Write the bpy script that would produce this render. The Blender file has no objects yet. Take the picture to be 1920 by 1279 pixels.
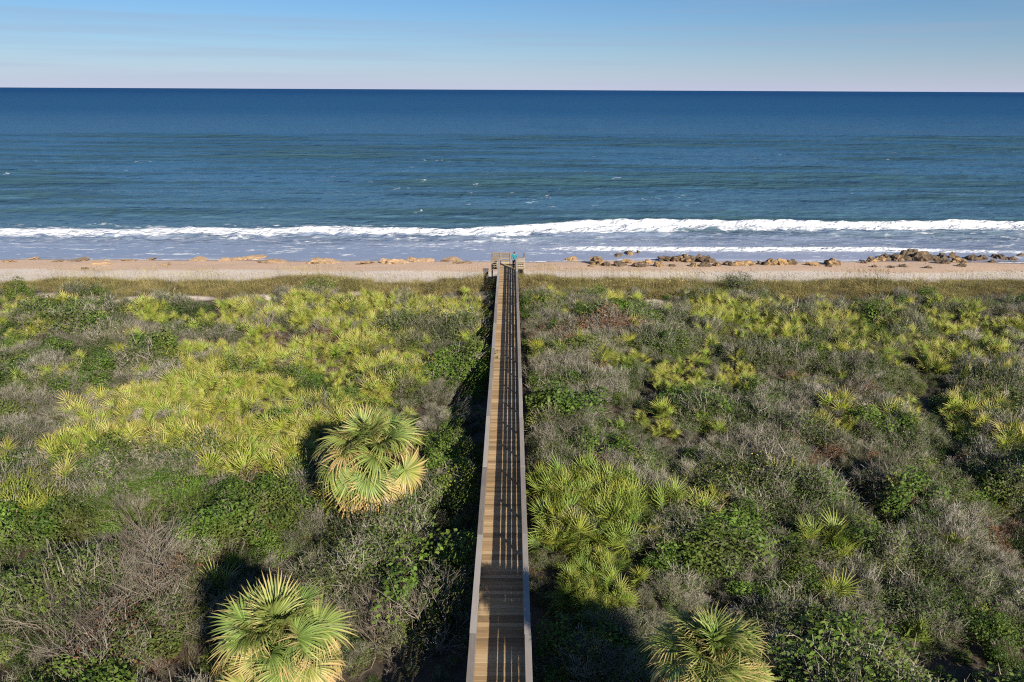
import bpy, math, random
import numpy as np
from mathutils import Matrix, Vector, Euler

random.seed(7)
RNG = np.random.default_rng(11)
SC = bpy.context.scene
COL = SC.collection
rad = math.radians

# ------------------------------------------------------------------ camera
CAM_Z = 17.3
F_PX = 1350.0                       # focal length in pixels of the 1920 px wide frame
PITCH = math.atan(471.5 / F_PX)
cam_data = bpy.data.cameras.new('camera')
cam_data.sensor_width = 36.0
cam_data.lens = F_PX / 1920 * 36.0
cam_data.clip_start = 0.1
cam_data.clip_end = 100000
cam = bpy.data.objects.new('camera', cam_data)
COL.objects.link(cam)
R = (Matrix.Rotation(rad(-0.13), 4, 'Z') @ Matrix.Rotation(math.pi / 2 - PITCH, 4, 'X')
     @ Matrix.Rotation(rad(0.27), 4, 'Z'))
cam.matrix_world = Matrix.Translation((0, 0, CAM_Z)) @ R
SC.camera = cam

# ------------------------------------------------------------------ sun and sky
SUN_VEC = Vector((1.0, -1.7, 1.0)).normalized()      # towards the sun: behind and right of the camera
SUN_EL = math.asin(SUN_VEC.z)
SUN_AZ = math.atan2(SUN_VEC.x, SUN_VEC.y)
sun_d = bpy.data.lights.new('sun', 'SUN')
sun_d.energy = 5.0
sun_d.angle = rad(0.5)
sun_d.color = (1.0, 0.91, 0.76)
sun = bpy.data.objects.new('sun', sun_d)
COL.objects.link(sun)
sun.rotation_euler = SUN_VEC.to_track_quat('Z', 'Y').to_euler()
sun.location = (30, -40, 60)

world = bpy.data.worlds.new('World')
SC.world = world
world.use_nodes = True
wn, wl = world.node_tree.nodes, world.node_tree.links
wn.clear()
w_out = wn.new('ShaderNodeOutputWorld')
w_bg = wn.new('ShaderNodeBackground')
w_bg.inputs['Strength'].default_value = 0.050
w_sky = wn.new('ShaderNodeTexSky')
w_sky.sky_type = 'NISHITA'
w_sky.sun_disc = False
w_sky.sun_elevation = SUN_EL
w_sky.sun_rotation = SUN_AZ
w_sky.altitude = 0
w_sky.air_density = 1.0
w_sky.dust_density = 0.05
w_sky.ozone_density = 7.5
# thin drawn-out cirrus: noise stretched along the horizon, everywhere in the sky
w_tc = wn.new('ShaderNodeTexCoord')
w_map = wn.new('ShaderNodeMapping')
w_map.inputs['Scale'].default_value = (1.7, 1.7, 60.0)
w_map.inputs['Location'].default_value = (0.35, 0.0, 0.55)
w_noise = wn.new('ShaderNodeTexNoise')
w_noise.inputs['Scale'].default_value = 1.0
w_noise.inputs['Detail'].default_value = 4.0
w_noise.inputs['Roughness'].default_value = 0.55
w_ramp = wn.new('ShaderNodeMapRange')
w_ramp.inputs['From Min'].default_value = 0.50
w_ramp.inputs['From Max'].default_value = 0.66
w_ramp.inputs['To Max'].default_value = 0.3
w_ramp.clamp = True
w_mix = wn.new('ShaderNodeMix')
w_mix.data_type = 'RGBA'
w_mix.inputs['B'].default_value = (4.6, 4.9, 6.0, 1)
wl.new(w_tc.outputs['Generated'], w_map.inputs['Vector'])
wl.new(w_map.outputs['Vector'], w_noise.inputs['Vector'])
wl.new(w_noise.outputs['Fac'], w_ramp.inputs['Value'])
wl.new(w_ramp.outputs['Result'], w_mix.inputs['Factor'])
wl.new(w_sky.outputs['Color'], w_mix.inputs['A'])
# cool white balance of the photograph, and a lilac haze layer all round the horizon
w_tint = wn.new('ShaderNodeMix'); w_tint.data_type = 'RGBA'; w_tint.blend_type = 'MULTIPLY'
w_tint.inputs['Factor'].default_value = 1.0
w_tint.inputs['B'].default_value = (.98, 1.17, 1.30, 1)
w_sep = wn.new('ShaderNodeSeparateXYZ')
w_abs = wn.new('ShaderNodeMath'); w_abs.operation = 'ABSOLUTE'
w_exp = wn.new('ShaderNodeMath'); w_exp.operation = 'MULTIPLY'; w_exp.inputs[1].default_value = -26.0
w_pow = wn.new('ShaderNodeMath'); w_pow.operation = 'EXPONENT'
w_fac = wn.new('ShaderNodeMath'); w_fac.operation = 'MULTIPLY'; w_fac.inputs[1].default_value = 0.8
w_haze = wn.new('ShaderNodeMix'); w_haze.data_type = 'RGBA'
w_haze.inputs['B'].default_value = (8.1, 8.4, 11.2, 1)
wl.new(w_tc.outputs['Generated'], w_sep.inputs[0])
wl.new(w_sep.outputs['Z'], w_abs.inputs[0]); wl.new(w_abs.outputs[0], w_exp.inputs[0])
wl.new(w_exp.outputs[0], w_pow.inputs[0]); wl.new(w_pow.outputs[0], w_fac.inputs[0])
wl.new(w_mix.outputs['Result'], w_tint.inputs['A'])
wl.new(w_tint.outputs['Result'], w_haze.inputs['A'])
wl.new(w_fac.outputs[0], w_haze.inputs['Factor'])
wl.new(w_haze.outputs['Result'], w_bg.inputs['Color'])
wl.new(w_bg.outputs['Background'], w_out.inputs['Surface'])

SC.view_settings.view_transform = 'Standard'
SC.view_settings.look = 'None'
SC.view_settings.exposure = 0.5
SC.view_settings.gamma = 1.0
SC.view_settings.use_curve_mapping = False
SC.render.engine = 'CYCLES'
SC.cycles.max_bounces = 5
SC.cycles.diffuse_bounces = 1
SC.cycles.glossy_bounces = 2
SC.cycles.transmission_bounces = 3
SC.cycles.transparent_max_bounces = 4
SC.cycles.use_denoising = False
SC.cycles.use_adaptive_sampling = True
SC.cycles.adaptive_threshold = 0.02
SC.cycles.filter_width = 1.15
SC.cycles.sample_clamp_indirect = 4.0

# ------------------------------------------------------------------ small maths
RT = np.array(R.to_3x3())
def project(p):
    """world points (N,3) -> pixels of the 1920x1279 frame"""
    q = (np.asarray(p, float) - np.array([0, 0, CAM_Z])) @ RT
    d = np.maximum(-q[:, 2], 1e-3)
    return 960 + F_PX * q[:, 0] / d, 639.5 - F_PX * q[:, 1] / d
def at(px, py, z):
    """ground position, at height z, that the photograph shows at a pixel"""
    v = RT @ np.array([(px - 960) / F_PX, (639.5 - py) / F_PX, -1.0])
    t = (z - CAM_Z) / v[2]
    return float(v[0] * t), float(v[1] * t)

def _hash(ix, iy, seed):
    n = (ix.astype(np.int64) * 374761393 + iy.astype(np.int64) * 668265263 + seed * 974634777) & 0x7fffffff
    n = ((n ^ (n >> 13)) * 1274126177) & 0x7fffffff
    n = (n ^ (n >> 16)) & 0xffff
    return n / 65535.0
def vnoise(x, y, seed=0):
    ix, iy = np.floor(x), np.floor(y)
    fx, fy = x - ix, y - iy
    fx = fx * fx * (3 - 2 * fx); fy = fy * fy * (3 - 2 * fy)
    a = _hash(ix, iy, seed); b = _hash(ix + 1, iy, seed)
    c = _hash(ix, iy + 1, seed); d = _hash(ix + 1, iy + 1, seed)
    return (a * (1 - fx) + b * fx) * (1 - fy) + (c * (1 - fx) + d * fx) * fy
def fbm(x, y, seed=0, octaves=4, gain=0.5):
    x = np.asarray(x, float); y = np.asarray(y, float)
    s = np.zeros(np.broadcast(x, y).shape); amp = 1.0; tot = 0
    for o in range(octaves):
        s = s + amp * vnoise(x * 2 ** o + 17.3 * o, y * 2 ** o - 9.1 * o, seed + o)
        tot += amp; amp *= gain
    return s / tot
def sstep(a, b, x):
    t = np.clip((np.asarray(x, float) - a) / (b - a), 0, 1)
    return t * t * (3 - 2 * t)

SEA_Z = -3.2
_py = np.array([-120, 0, 15, 30, 45, 54, 58.5, 61, 63.5, 66, 69, 72, 76, 80, 84, 88, 92, 100, 115, 160], float)
_pz = np.array([-.5, -.5, -.4, -.1, .3, .5, .75, .82, .75, .1, -.9, -1.5, -1.9, -2.15, -2.5, -2.95, -3.5, -4.4, -5.6, -8], float)
_ys = np.linspace(-120, 160, 1400)
_zs = np.interp(_ys, _py, _pz)
_k = np.hanning(13); _k /= _k.sum()
_zs = np.convolve(np.pad(_zs, 6, mode='edge'), _k, mode='valid')
def ground(x, y):
    x = np.asarray(x, float); y = np.asarray(y, float)
    z = np.interp(y + 1.8 * (fbm(x / 14, y * 0 + 3.3, 5, 2) - .5), _ys, _zs)
    veg = 1 - sstep(63, 68, y)
    z = z + .85 * np.exp(-((x + .4) / 4.5) ** 2 - ((y - 64.6) / 2.3) ** 2)
    z = z + veg * (0.9 * (fbm(x / 9, y / 9, 21, 3) - .5)) + (1 - veg) * 0.22 * (fbm(x / 6, y / 5, 31, 3) - .5)
    return z
def gz(x, y):
    return float(ground(np.array([x]), np.array([y]))[0])

# ------------------------------------------------------------------ mesh and object helpers
def new_mesh(name, verts, faces, mats=(), mat_idx=None, attrs=None, smooth=False):
    """faces: (M,3) or (M,4) int array, or a list of such arrays"""
    me = bpy.data.meshes.new(name)
    fl = faces if isinstance(faces, list) else [faces]
    fl = [np.asarray(f, np.int32) for f in fl if len(f)]
    loops = np.concatenate([f.ravel() for f in fl])
    sizes = np.concatenate([np.full(len(f), f.shape[1], np.int32) for f in fl])
    starts = np.concatenate([[0], np.cumsum(sizes)[:-1]]).astype(np.int32)
    verts = np.asarray(verts, np.float32)
    me.vertices.add(len(verts)); me.vertices.foreach_set('co', verts.ravel())
    me.loops.add(len(loops)); me.loops.foreach_set('vertex_index', loops)
    me.polygons.add(len(sizes)); me.polygons.foreach_set('loop_start', starts)
    for m in mats: me.materials.append(m)
    if mat_idx is not None: me.polygons.foreach_set('material_index', np.asarray(mat_idx, np.int32))
    me.update(calc_edges=True)
    if attrs:
        for k, v in attrs.items():
            a = me.attributes.new(k, 'FLOAT', 'POINT')
            a.data.foreach_set('value', np.asarray(v, np.float32))
    if smooth: me.polygons.foreach_set('use_smooth', np.ones(len(sizes), bool))
    me.validate()
    return me
def link(name, data, parent=None, loc=None, rot=None, scale=None):
    o = bpy.data.objects.new(name, data)
    COL.objects.link(o)
    if loc is not None: o.location = loc
    if rot is not None: o.rotation_euler = rot
    if scale is not None: o.scale = scale
    if parent is not None: o.parent = parent
    return o
def tag(o, label=None, cat=None, group=None, kind=None):
    if label: o['label'] = label
    if cat: o['category'] = cat
    if group: o['group'] = group
    if kind: o['kind'] = kind
    return o
class MB:
    """collects geometry for ONE mesh"""
    def __init__(s): s.v = []; s.q = []; s.t = []; s.n = 0; s.a = {}; s.qm = []; s.tm = []
    def add(s, v, q=None, t=None, m=0, **attrs):
        v = np.asarray(v, float)
        s.v.append(v)
        if q is not None and len(q): s.q.append(np.asarray(q) + s.n); s.qm.append(np.full(len(q), m))
        if t is not None and len(t): s.t.append(np.asarray(t) + s.n); s.tm.append(np.full(len(t), m))
        for k, val in attrs.items():
            s.a.setdefault(k, []).append(np.broadcast_to(np.asarray(val, float), (len(v),)))
        s.n += len(v)
    def mesh(s, name, mats, smooth=False):
        f = []; mi = []
        if s.q: f.append(np.concatenate(s.q)); mi.append(np.concatenate(s.qm))
        if s.t: f.append(np.concatenate(s.t)); mi.append(np.concatenate(s.tm))
        return new_mesh(name, np.concatenate(s.v), f, mats, np.concatenate(mi),
                        {k: np.concatenate(v) for k, v in s.a.items()}, smooth)
BOXQ = np.array([[0, 3, 2, 1], [4, 5, 6, 7], [0, 1, 5, 4], [1, 2, 6, 5], [2, 3, 7, 6], [3, 0, 4, 7]])
def box_mesh(name, sx, sy, sz, mat, bevel=0.006):
    """box centred on the origin with chamfered long edges"""
    import bmesh
    bm = bmesh.new()
    bmesh.ops.create_cube(bm, size=1.0)
    for v in bm.verts: v.co = Vector((v.co.x * sx, v.co.y * sy, v.co.z * sz))
    if bevel: bmesh.ops.bevel(bm, geom=list(bm.edges), offset=bevel, segments=1, affect='EDGES')
    me = bpy.data.meshes.new(name); bm.to_mesh(me); bm.free()
    me.materials.append(mat)
    return me

# ------------------------------------------------------------------ materials
def nmat(name):
    m = bpy.data.materials.new(name); m.use_nodes = True
    nt = m.node_tree; nt.nodes.clear()
    return m, nt.nodes, nt.links
def ramp_node(N, stops):
    r = N.new('ShaderNodeValToRGB')
    el = r.color_ramp.elements
    while len(el) > 1: el.remove(el[-1])
    el[0].position = stops[0][0]; el[0].color = (*stops[0][1], 1)
    for p, c in stops[1:]:
        e = el.new(p); e.color = (*c, 1)
    return r
def math_node(N, L, op, a, b=None, c=None, clamp=False):
    n = N.new('ShaderNodeMath'); n.operation = op; n.use_clamp = clamp
    for i, v in enumerate((a, b, c)):
        if v is None: continue
        if isinstance(v, (int, float)): n.inputs[i].default_value = v
        else: L.new(v, n.inputs[i])
    return n.outputs[0]
def mix_col(N, L, fac, a, b, blend='MIX'):
    n = N.new('ShaderNodeMix'); n.data_type = 'RGBA'; n.blend_type = blend
    for key, v in (('Factor', fac), ('A', a), ('B', b)):
        if isinstance(v, (int, float)): n.inputs[key].default_value = v
        elif isinstance(v, tuple): n.inputs[key].default_value = (*v, 1)
        else: L.new(v, n.inputs[key])
    return n.outputs['Result']
def attr_node(N, name):
    a = N.new('ShaderNodeAttribute'); a.attribute_name = name
    return a.outputs['Fac']
def foliage_shader(m, N, L, color, transl=0.3, rough=0.55, spec=0.25):
    transl *= .5
    out = N.new('ShaderNodeOutputMaterial')
    b = N.new('ShaderNodeBsdfPrincipled')
    b.inputs['Roughness'].default_value = rough
    b.inputs['Specular IOR Level'].default_value = spec
    L.new(color, b.inputs['Base Color'])
    if transl:
        t = N.new('ShaderNodeBsdfTranslucent'); L.new(color, t.inputs['Color'])
        mx = N.new('ShaderNodeMixShader'); mx.inputs[0].default_value = transl
        L.new(b.outputs[0], mx.inputs[1]); L.new(t.outputs[0], mx.inputs[2])
        L.new(mx.outputs[0], out.inputs['Surface'])
    else: L.new(b.outputs[0], out.inputs['Surface'])
def patch_noise(N, L, scale, seed=0.0, detail=2.0):
    """world-space noise: neighbouring plants share a tint, as stands of one clone do"""
    g = N.new('ShaderNodeNewGeometry')
    mp = N.new('ShaderNodeMapping'); mp.inputs['Location'].default_value = (seed, seed * 1.7, seed * .3)
    L.new(g.outputs['Position'], mp.inputs['Vector'])
    n = N.new('ShaderNodeTexNoise'); n.inputs['Scale'].default_value = scale; n.inputs['Detail'].default_value = detail
    L.new(mp.outputs['Vector'], n.inputs['Vector'])
    return n.outputs['Fac']
def leaf_mat(name, stops, transl=0.3, patch=(0.25, 3.0), tint=None, tint_amt=0.6):
    m, N, L = nmat(name)
    oi = N.new('ShaderNodeObjectInfo')
    r = attr_node(N, 'rnd')
    f = math_node(N, L, 'MULTIPLY', r, 0.62)
    f = math_node(N, L, 'MULTIPLY_ADD', oi.outputs['Random'], 0.38, f)
    rp = ramp_node(N, stops); L.new(f, rp.inputs[0])
    col = rp.outputs[0]
    if tint:
        p = patch_noise(N, L, patch[0], patch[1])
        k = N.new('ShaderNodeMapRange'); k.inputs['From Min'].default_value = .45; k.inputs['From Max'].default_value = .68
        k.inputs['To Max'].default_value = tint_amt
        L.new(p, k.inputs['Value'])
        col = mix_col(N, L, k.outputs['Result'], col, tint)
    pv = patch_noise(N, L, .55, patch[1] + 11, 1.0)       # each clone its own tone
    vr = N.new('ShaderNodeMapRange'); vr.inputs['From Min'].default_value = .3; vr.inputs['From Max'].default_value = .7
    vr.inputs['To Min'].default_value = .62; vr.inputs['To Max'].default_value = 1.35
    L.new(pv, vr.inputs['Value'])
    hs = N.new('ShaderNodeHueSaturation'); L.new(vr.outputs['Result'], hs.inputs['Value']); L.new(col, hs.inputs['Color'])
    foliage_shader(m, N, L, hs.outputs[0], transl)
    return m

def frond_mat(name, base, mid, dry, dry_bias=0.0, rnd_dry=0.35, transl=0.25):
    """t: 0 petiole .. 1 tip; dryness eats in from the tips; object colour red = how old the frond is"""
    m, N, L = nmat(name)
    oi = N.new('ShaderNodeObjectInfo')
    t = attr_node(N, 't'); r = attr_node(N, 'rnd')
    sep = N.new('ShaderNodeSeparateColor'); L.new(oi.outputs['Color'], sep.inputs[0])
    age = sep.outputs[0]
    c = mix_col(N, L, math_node(N, L, 'POWER', t, 1.4), base, mid)
    c = mix_col(N, L, math_node(N, L, 'MULTIPLY', age, 1.3, None, True), c, (.34, .33, .05))
    hv = N.new('ShaderNodeHueSaturation')
    L.new(math_node(N, L, 'MULTIPLY_ADD', oi.outputs['Random'], 0.05, 0.478), hv.inputs['Hue'])
    L.new(math_node(N, L, 'MULTIPLY_ADD', r, 0.8, 0.6), hv.inputs['Value'])
    L.new(c, hv.inputs['Color'])
    # dry where t + age + random is past a threshold
    d = math_node(N, L, 'MULTIPLY_ADD', age, 1.15, t)
    d = math_node(N, L, 'MULTIPLY_ADD', r, rnd_dry, d)
    d = math_node(N, L, 'ADD', d, dry_bias)
    k = N.new('ShaderNodeMapRange'); k.inputs['From Min'].default_value = 1.02; k.inputs['From Max'].default_value = 1.5
    L.new(d, k.inputs['Value'])
    c2 = mix_col(N, L, k.outputs['Result'], hv.outputs[0], dry)
    foliage_shader(m, N, L, c2, transl, 0.45, 0.35)
    return m

M = {}
M['sabal'] = frond_mat('sabal_frond', (.15, .23, .05), (.27, .32, .08), (.58, .40, .18), dry_bias=.08)
M['palmetto'] = frond_mat('palmetto_frond', (.18, .25, .03), (.35, .375, .055), (.62, .48, .21), dry_bias=-.05, rnd_dry=.5)
M['palmetto_green'] = frond_mat('palmetto_green_frond', (.13, .20, .03), (.25, .30, .055), (.45, .36, .14), dry_bias=-.22)
M['twig'] = leaf_mat('grey_twig', [(0, (.10, .085, .068)), (.5, (.28, .25, .205)), (1, (.50, .455, .385))], 0.12, (.18, 8.0), (.20, .19, .10), .55)
M['twig_leaf'] = leaf_mat('grey_green_leaf', [(0, (.045, .065, .018)), (.6, (.10, .135, .04)), (1, (.18, .21, .075))], 0.2)
M['olive_leaf'] = leaf_mat('olive_leaf', [(0, (.035, .06, .014)), (.5, (.08, .125, .026)), (1, (.16, .20, .055))], 0.25, (.3, 2.0), (.13, .13, .04), .5)
M['green_leaf'] = leaf_mat('green_leaf', [(0, (.04, .085, .014)), (.5, (.095, .17, .024)), (1, (.20, .27, .045))], 0.3, (.35, 6.0), (.15, .15, .04), .6)
M['mat_leaf'] = leaf_mat('dark_green_leaf', [(0, (.03, .06, .014)), (.5, (.065, .115, .022)), (1, (.11, .16, .04))], 0.25)
M['red_leaf'] = leaf_mat('russet_leaf', [(0, (.09, .05, .025)), (.5, (.21, .10, .055)), (1, (.28, .18, .09))], 0.25)
M['yellow_leaf'] = leaf_mat('yellow_leaf', [(0, (.09, .14, .02)), (.5, (.19, .23, .03)), (1, (.36, .36, .05))], 0.3)
M['flower'] = leaf_mat('yellow_flower', [(0, (.6, .48, .05)), (1, (.75, .62, .12))], 0.2)
M['branch'] = leaf_mat('bare_branch', [(0, (.10, .08, .06)), (.5, (.26, .22, .175)), (1, (.48, .42, .35))], 0.0, (.4, 1.0), (.26, .19, .13), .4)
M['grass'] = leaf_mat('sea_oats', [(0, (.11, .105, .035)), (.45, (.245, .21, .075)), (.8, (.37, .295, .125)), (1, (.50, .40, .20))], 0.25, (.22, 4.0), (.15, .16, .05), .5)

def wood_mat(name, stops, grain_axis, rough=0.8, scale=1.0):
    m, N, L = nmat(name)
    oi = N.new('ShaderNodeObjectInfo')
    tc = N.new('ShaderNodeTexCoord')
    add = N.new('ShaderNodeVectorMath'); add.operation = 'ADD'
    cmb = N.new('ShaderNodeCombineXYZ')
    rr = math_node(N, L, 'MULTIPLY', oi.outputs['Random'], 37.0)
    for i in range(3): L.new(rr, cmb.inputs[i])
    L.new(tc.outputs['Object'], add.inputs[0]); L.new(cmb.outputs[0], add.inputs[1])
    mp = N.new('ShaderNodeMapping')
    s = [28.0 * scale] * 3; s[grain_axis] = 1.6 * scale
    mp.inputs['Scale'].default_value = s
    L.new(add.outputs[0], mp.inputs['Vector'])
    n = N.new('ShaderNodeTexNoise'); n.inputs['Detail'].default_value = 5; n.inputs['Scale'].default_value = 1.0
    n.inputs['Roughness'].default_value = .65
    L.new(mp.outputs[0], n.inputs['Vector'])
    n2 = N.new('ShaderNodeTexNoise'); n2.inputs['Scale'].default_value = 1.3; n2.inputs['Detail'].default_value = 3
    L.new(add.outputs[0], n2.inputs['Vector'])
    f = math_node(N, L, 'MULTIPLY', n.outputs['Fac'], .45)
    f = math_node(N, L, 'MULTIPLY_ADD', n2.outputs['Fac'], .25, f)
    f = math_node(N, L, 'MULTIPLY_ADD', oi.outputs['Random'], .6, f)
    f = math_node(N, L, 'ADD', f, -.10)
    rp = ramp_node(N, stops); L.new(f, rp.inputs[0])
    out = N.new('ShaderNodeOutputMaterial'); b = N.new('ShaderNodeBsdfPrincipled')
    b.inputs['Roughness'].default_value = rough
    b.inputs['Specular IOR Level'].default_value = .25
    L.new(rp.outputs[0], b.inputs['Base Color'])
    bp = N.new('ShaderNodeBump'); bp.inputs['Strength'].default_value = .35; bp.inputs['Distance'].default_value = .006
    L.new(n.outputs['Fac'], bp.inputs['Height']); L.new(bp.outputs[0], b.inputs['Normal'])
    L.new(b.outputs[0], out.inputs['Surface'])
    return m
M['deck'] = wood_mat('deck_wood', [(.15, (.19, .13, .075)), (.5, (.38, .255, .135)), (.9, (.54, .40, .24))], 0)
M['rail_y'] = wood_mat('weathered_rail_wood', [(.15, (.14, .12, .10)), (.5, (.28, .245, .215)), (.9, (.43, .385, .34))], 1)
M['rail_x'] = wood_mat('weathered_cross_wood', [(.15, (.17, .135, .10)), (.5, (.30, .235, .165)), (.9, (.42, .345, .25))], 0)
M['post'] = wood_mat('weathered_post_wood', [(.15, (.15, .125, .11)), (.5, (.28, .24, .215)), (.9, (.40, .35, .32))], 2)

def simple_mat(name, col, rough=.7, var=.25, scale=30.0):
    m, N, L = nmat(name)
    tc = N.new('ShaderNodeTexCoord')
    n = N.new('ShaderNodeTexNoise'); n.inputs['Scale'].default_value = scale
    L.new(tc.outputs['Object'], n.inputs['Vector'])
    c = mix_col(N, L, n.outputs['Fac'], tuple(x * (1 - var) for x in col), tuple(min(1, x * (1 + var)) for x in col))
    b = N.new('ShaderNodeBsdfPrincipled'); b.inputs['Roughness'].default_value = rough
    L.new(c, b.inputs['Base Color'])
    out = N.new('ShaderNodeOutputMaterial'); L.new(b.outputs[0], out.inputs['Surface'])
    return m

# ------------------------------------------------------------------ the ground: scrub floor, dune ridge, beach
def ground_material():
    m, N, L = nmat('dune_ground')
    wet = attr_node(N, 'wet'); white = attr_node(N, 'white'); soil = attr_node(N, 'soil')
    g = N.new('ShaderNodeNewGeometry')
    def noise(scale, detail=4, rough=.6):
        n = N.new('ShaderNodeTexNoise'); n.inputs['Scale'].default_value = scale
        n.inputs['Detail'].default_value = detail; n.inputs['Roughness'].default_value = rough
        L.new(g.outputs['Position'], n.inputs['Vector']); return n.outputs['Fac']
    fine = noise(9.0); coarse = noise(.7); mid = noise(2.6, 5, .7)
    tan = mix_col(N, L, mid, (.62, .41, .265), (.78, .56, .39))
    pale = mix_col(N, L, mid, (.66, .55, .45), (.85, .74, .62))
    c = mix_col(N, L, white, tan, pale)
    wetc = mix_col(N, L, fine, (.23, .165, .14), (.29, .21, .18))
    c = mix_col(N, L, wet, c, wetc)
    litter = mix_col(N, L, fine, (.03, .022, .015), (.12, .09, .06))
    c = mix_col(N, L, soil, c, litter)
    # wrack and coquina crumbs
    k = N.new('ShaderNodeMapRange'); k.inputs['From Min'].default_value = .66; k.inputs['From Max'].default_value = .72
    k.inputs['To Max'].default_value = .55
    L.new(noise(1.9, 6, .75), k.inputs['Value'])
    c = mix_col(N, L, k.outputs['Result'], c, (.16, .11, .07))
    b = N.new('ShaderNodeBsdfPrincipled')
    L.new(c, b.inputs['Base Color'])
    r = N.new('ShaderNodeMapRange'); r.inputs['To Min'].default_value = .9; r.inputs['To Max'].default_value = .22
    L.new(wet, r.inputs['Value']); L.new(r.outputs['Result'], b.inputs['Roughness'])
    bp = N.new('ShaderNodeBump'); bp.inputs['Distance'].default_value = .08
    bs = N.new('ShaderNodeMapRange'); bs.inputs['To Min'].default_value = .8; bs.inputs['To Max'].default_value = .05
    L.new(wet, bs.inputs['Value']); L.new(bs.outputs['Result'], bp.inputs['Strength'])
    L.new(mid, bp.inputs['Height']); L.new(bp.outputs[0], b.inputs['Normal'])
    out = N.new('ShaderNodeOutputMaterial'); L.new(b.outputs[0], out.inputs['Surface'])
    return m
def grid_mesh(name, xs2d, ys2d, z2d, mat, attrs):
    h, w = xs2d.shape
    v = np.stack([xs2d, ys2d, z2d], -1).reshape(-1, 3)
    i = np.arange(h * w).reshape(h, w)
    q = np.stack([i[:-1, :-1], i[:-1, 1:], i[1:, 1:], i[1:, :-1]], -1).reshape(-1, 4)
    return new_mesh(name, v, q, [mat], None, {k: a.ravel() for k, a in attrs.items()}, True)
SANDY = [(95, 551, 32, 9), (180, 553, 34, 9), (250, 556, 40, 6), (50, 575, 20, 4), (670, 544, 20, 6), (1225, 560, 20, 6), (350, 553, 50, 5),
         (490, 552, 40, 6), (330, 517, 25, 7)]
def sandy_mask(x, y, z, grow=0):
    u, v = project(np.stack([x.ravel(), y.ravel(), z.ravel()], -1))
    s = np.zeros(u.shape)
    for cx, cy, rx, ry in SANDY:
        s = np.maximum(s, 1 - sstep(.5, 1.35, np.hypot((u - cx) / rx, (v - cy - .8 * grow) / (ry + grow))))
    return s.reshape(x.shape)
def waterline(x):
    return 89.4 + 4.6 * (fbm(x / 22, x * 0 + .7, 77, 3) - .5) + np.where(x > 0, 0, 0)
yg = np.concatenate([np.linspace(-110, 8, 30), np.linspace(9, 56, 90), np.linspace(56.3, 96, 150), np.linspace(97, 160, 20)])
xg = np.concatenate([-np.geomspace(800, 75, 26), np.linspace(-73, 73, 240), np.geomspace(75, 800, 26)])
GX, GY = np.meshgrid(xg, yg)
GZ = ground(GX, GY)
sand = np.maximum(sstep(63.5, 66.5, GY + 3 * (fbm(GX / 5, GY / 5, 9, 3) - .5)), sandy_mask(GX, GY, GZ + .3))
shore = GY - waterline(GX)
wet = sstep(-1.5, .1, shore + 1.0 * (fbm(GX / 9, GY / 3, 41, 2) - .5)) 
white = 1 - sstep(79.0, 80.6, GY + 2.6 * (fbm(GX / 7, GY / 3, 51, 3) - .5) - .01 * GX)
g_obj = link('ground', grid_mesh('ground', GX, GY, GZ, ground_material(), {'wet': wet, 'white': white, 'soil': 1 - sand}))
tag(g_obj, 'sandy dune ground falling to a tan beach', kind='structure')

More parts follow.
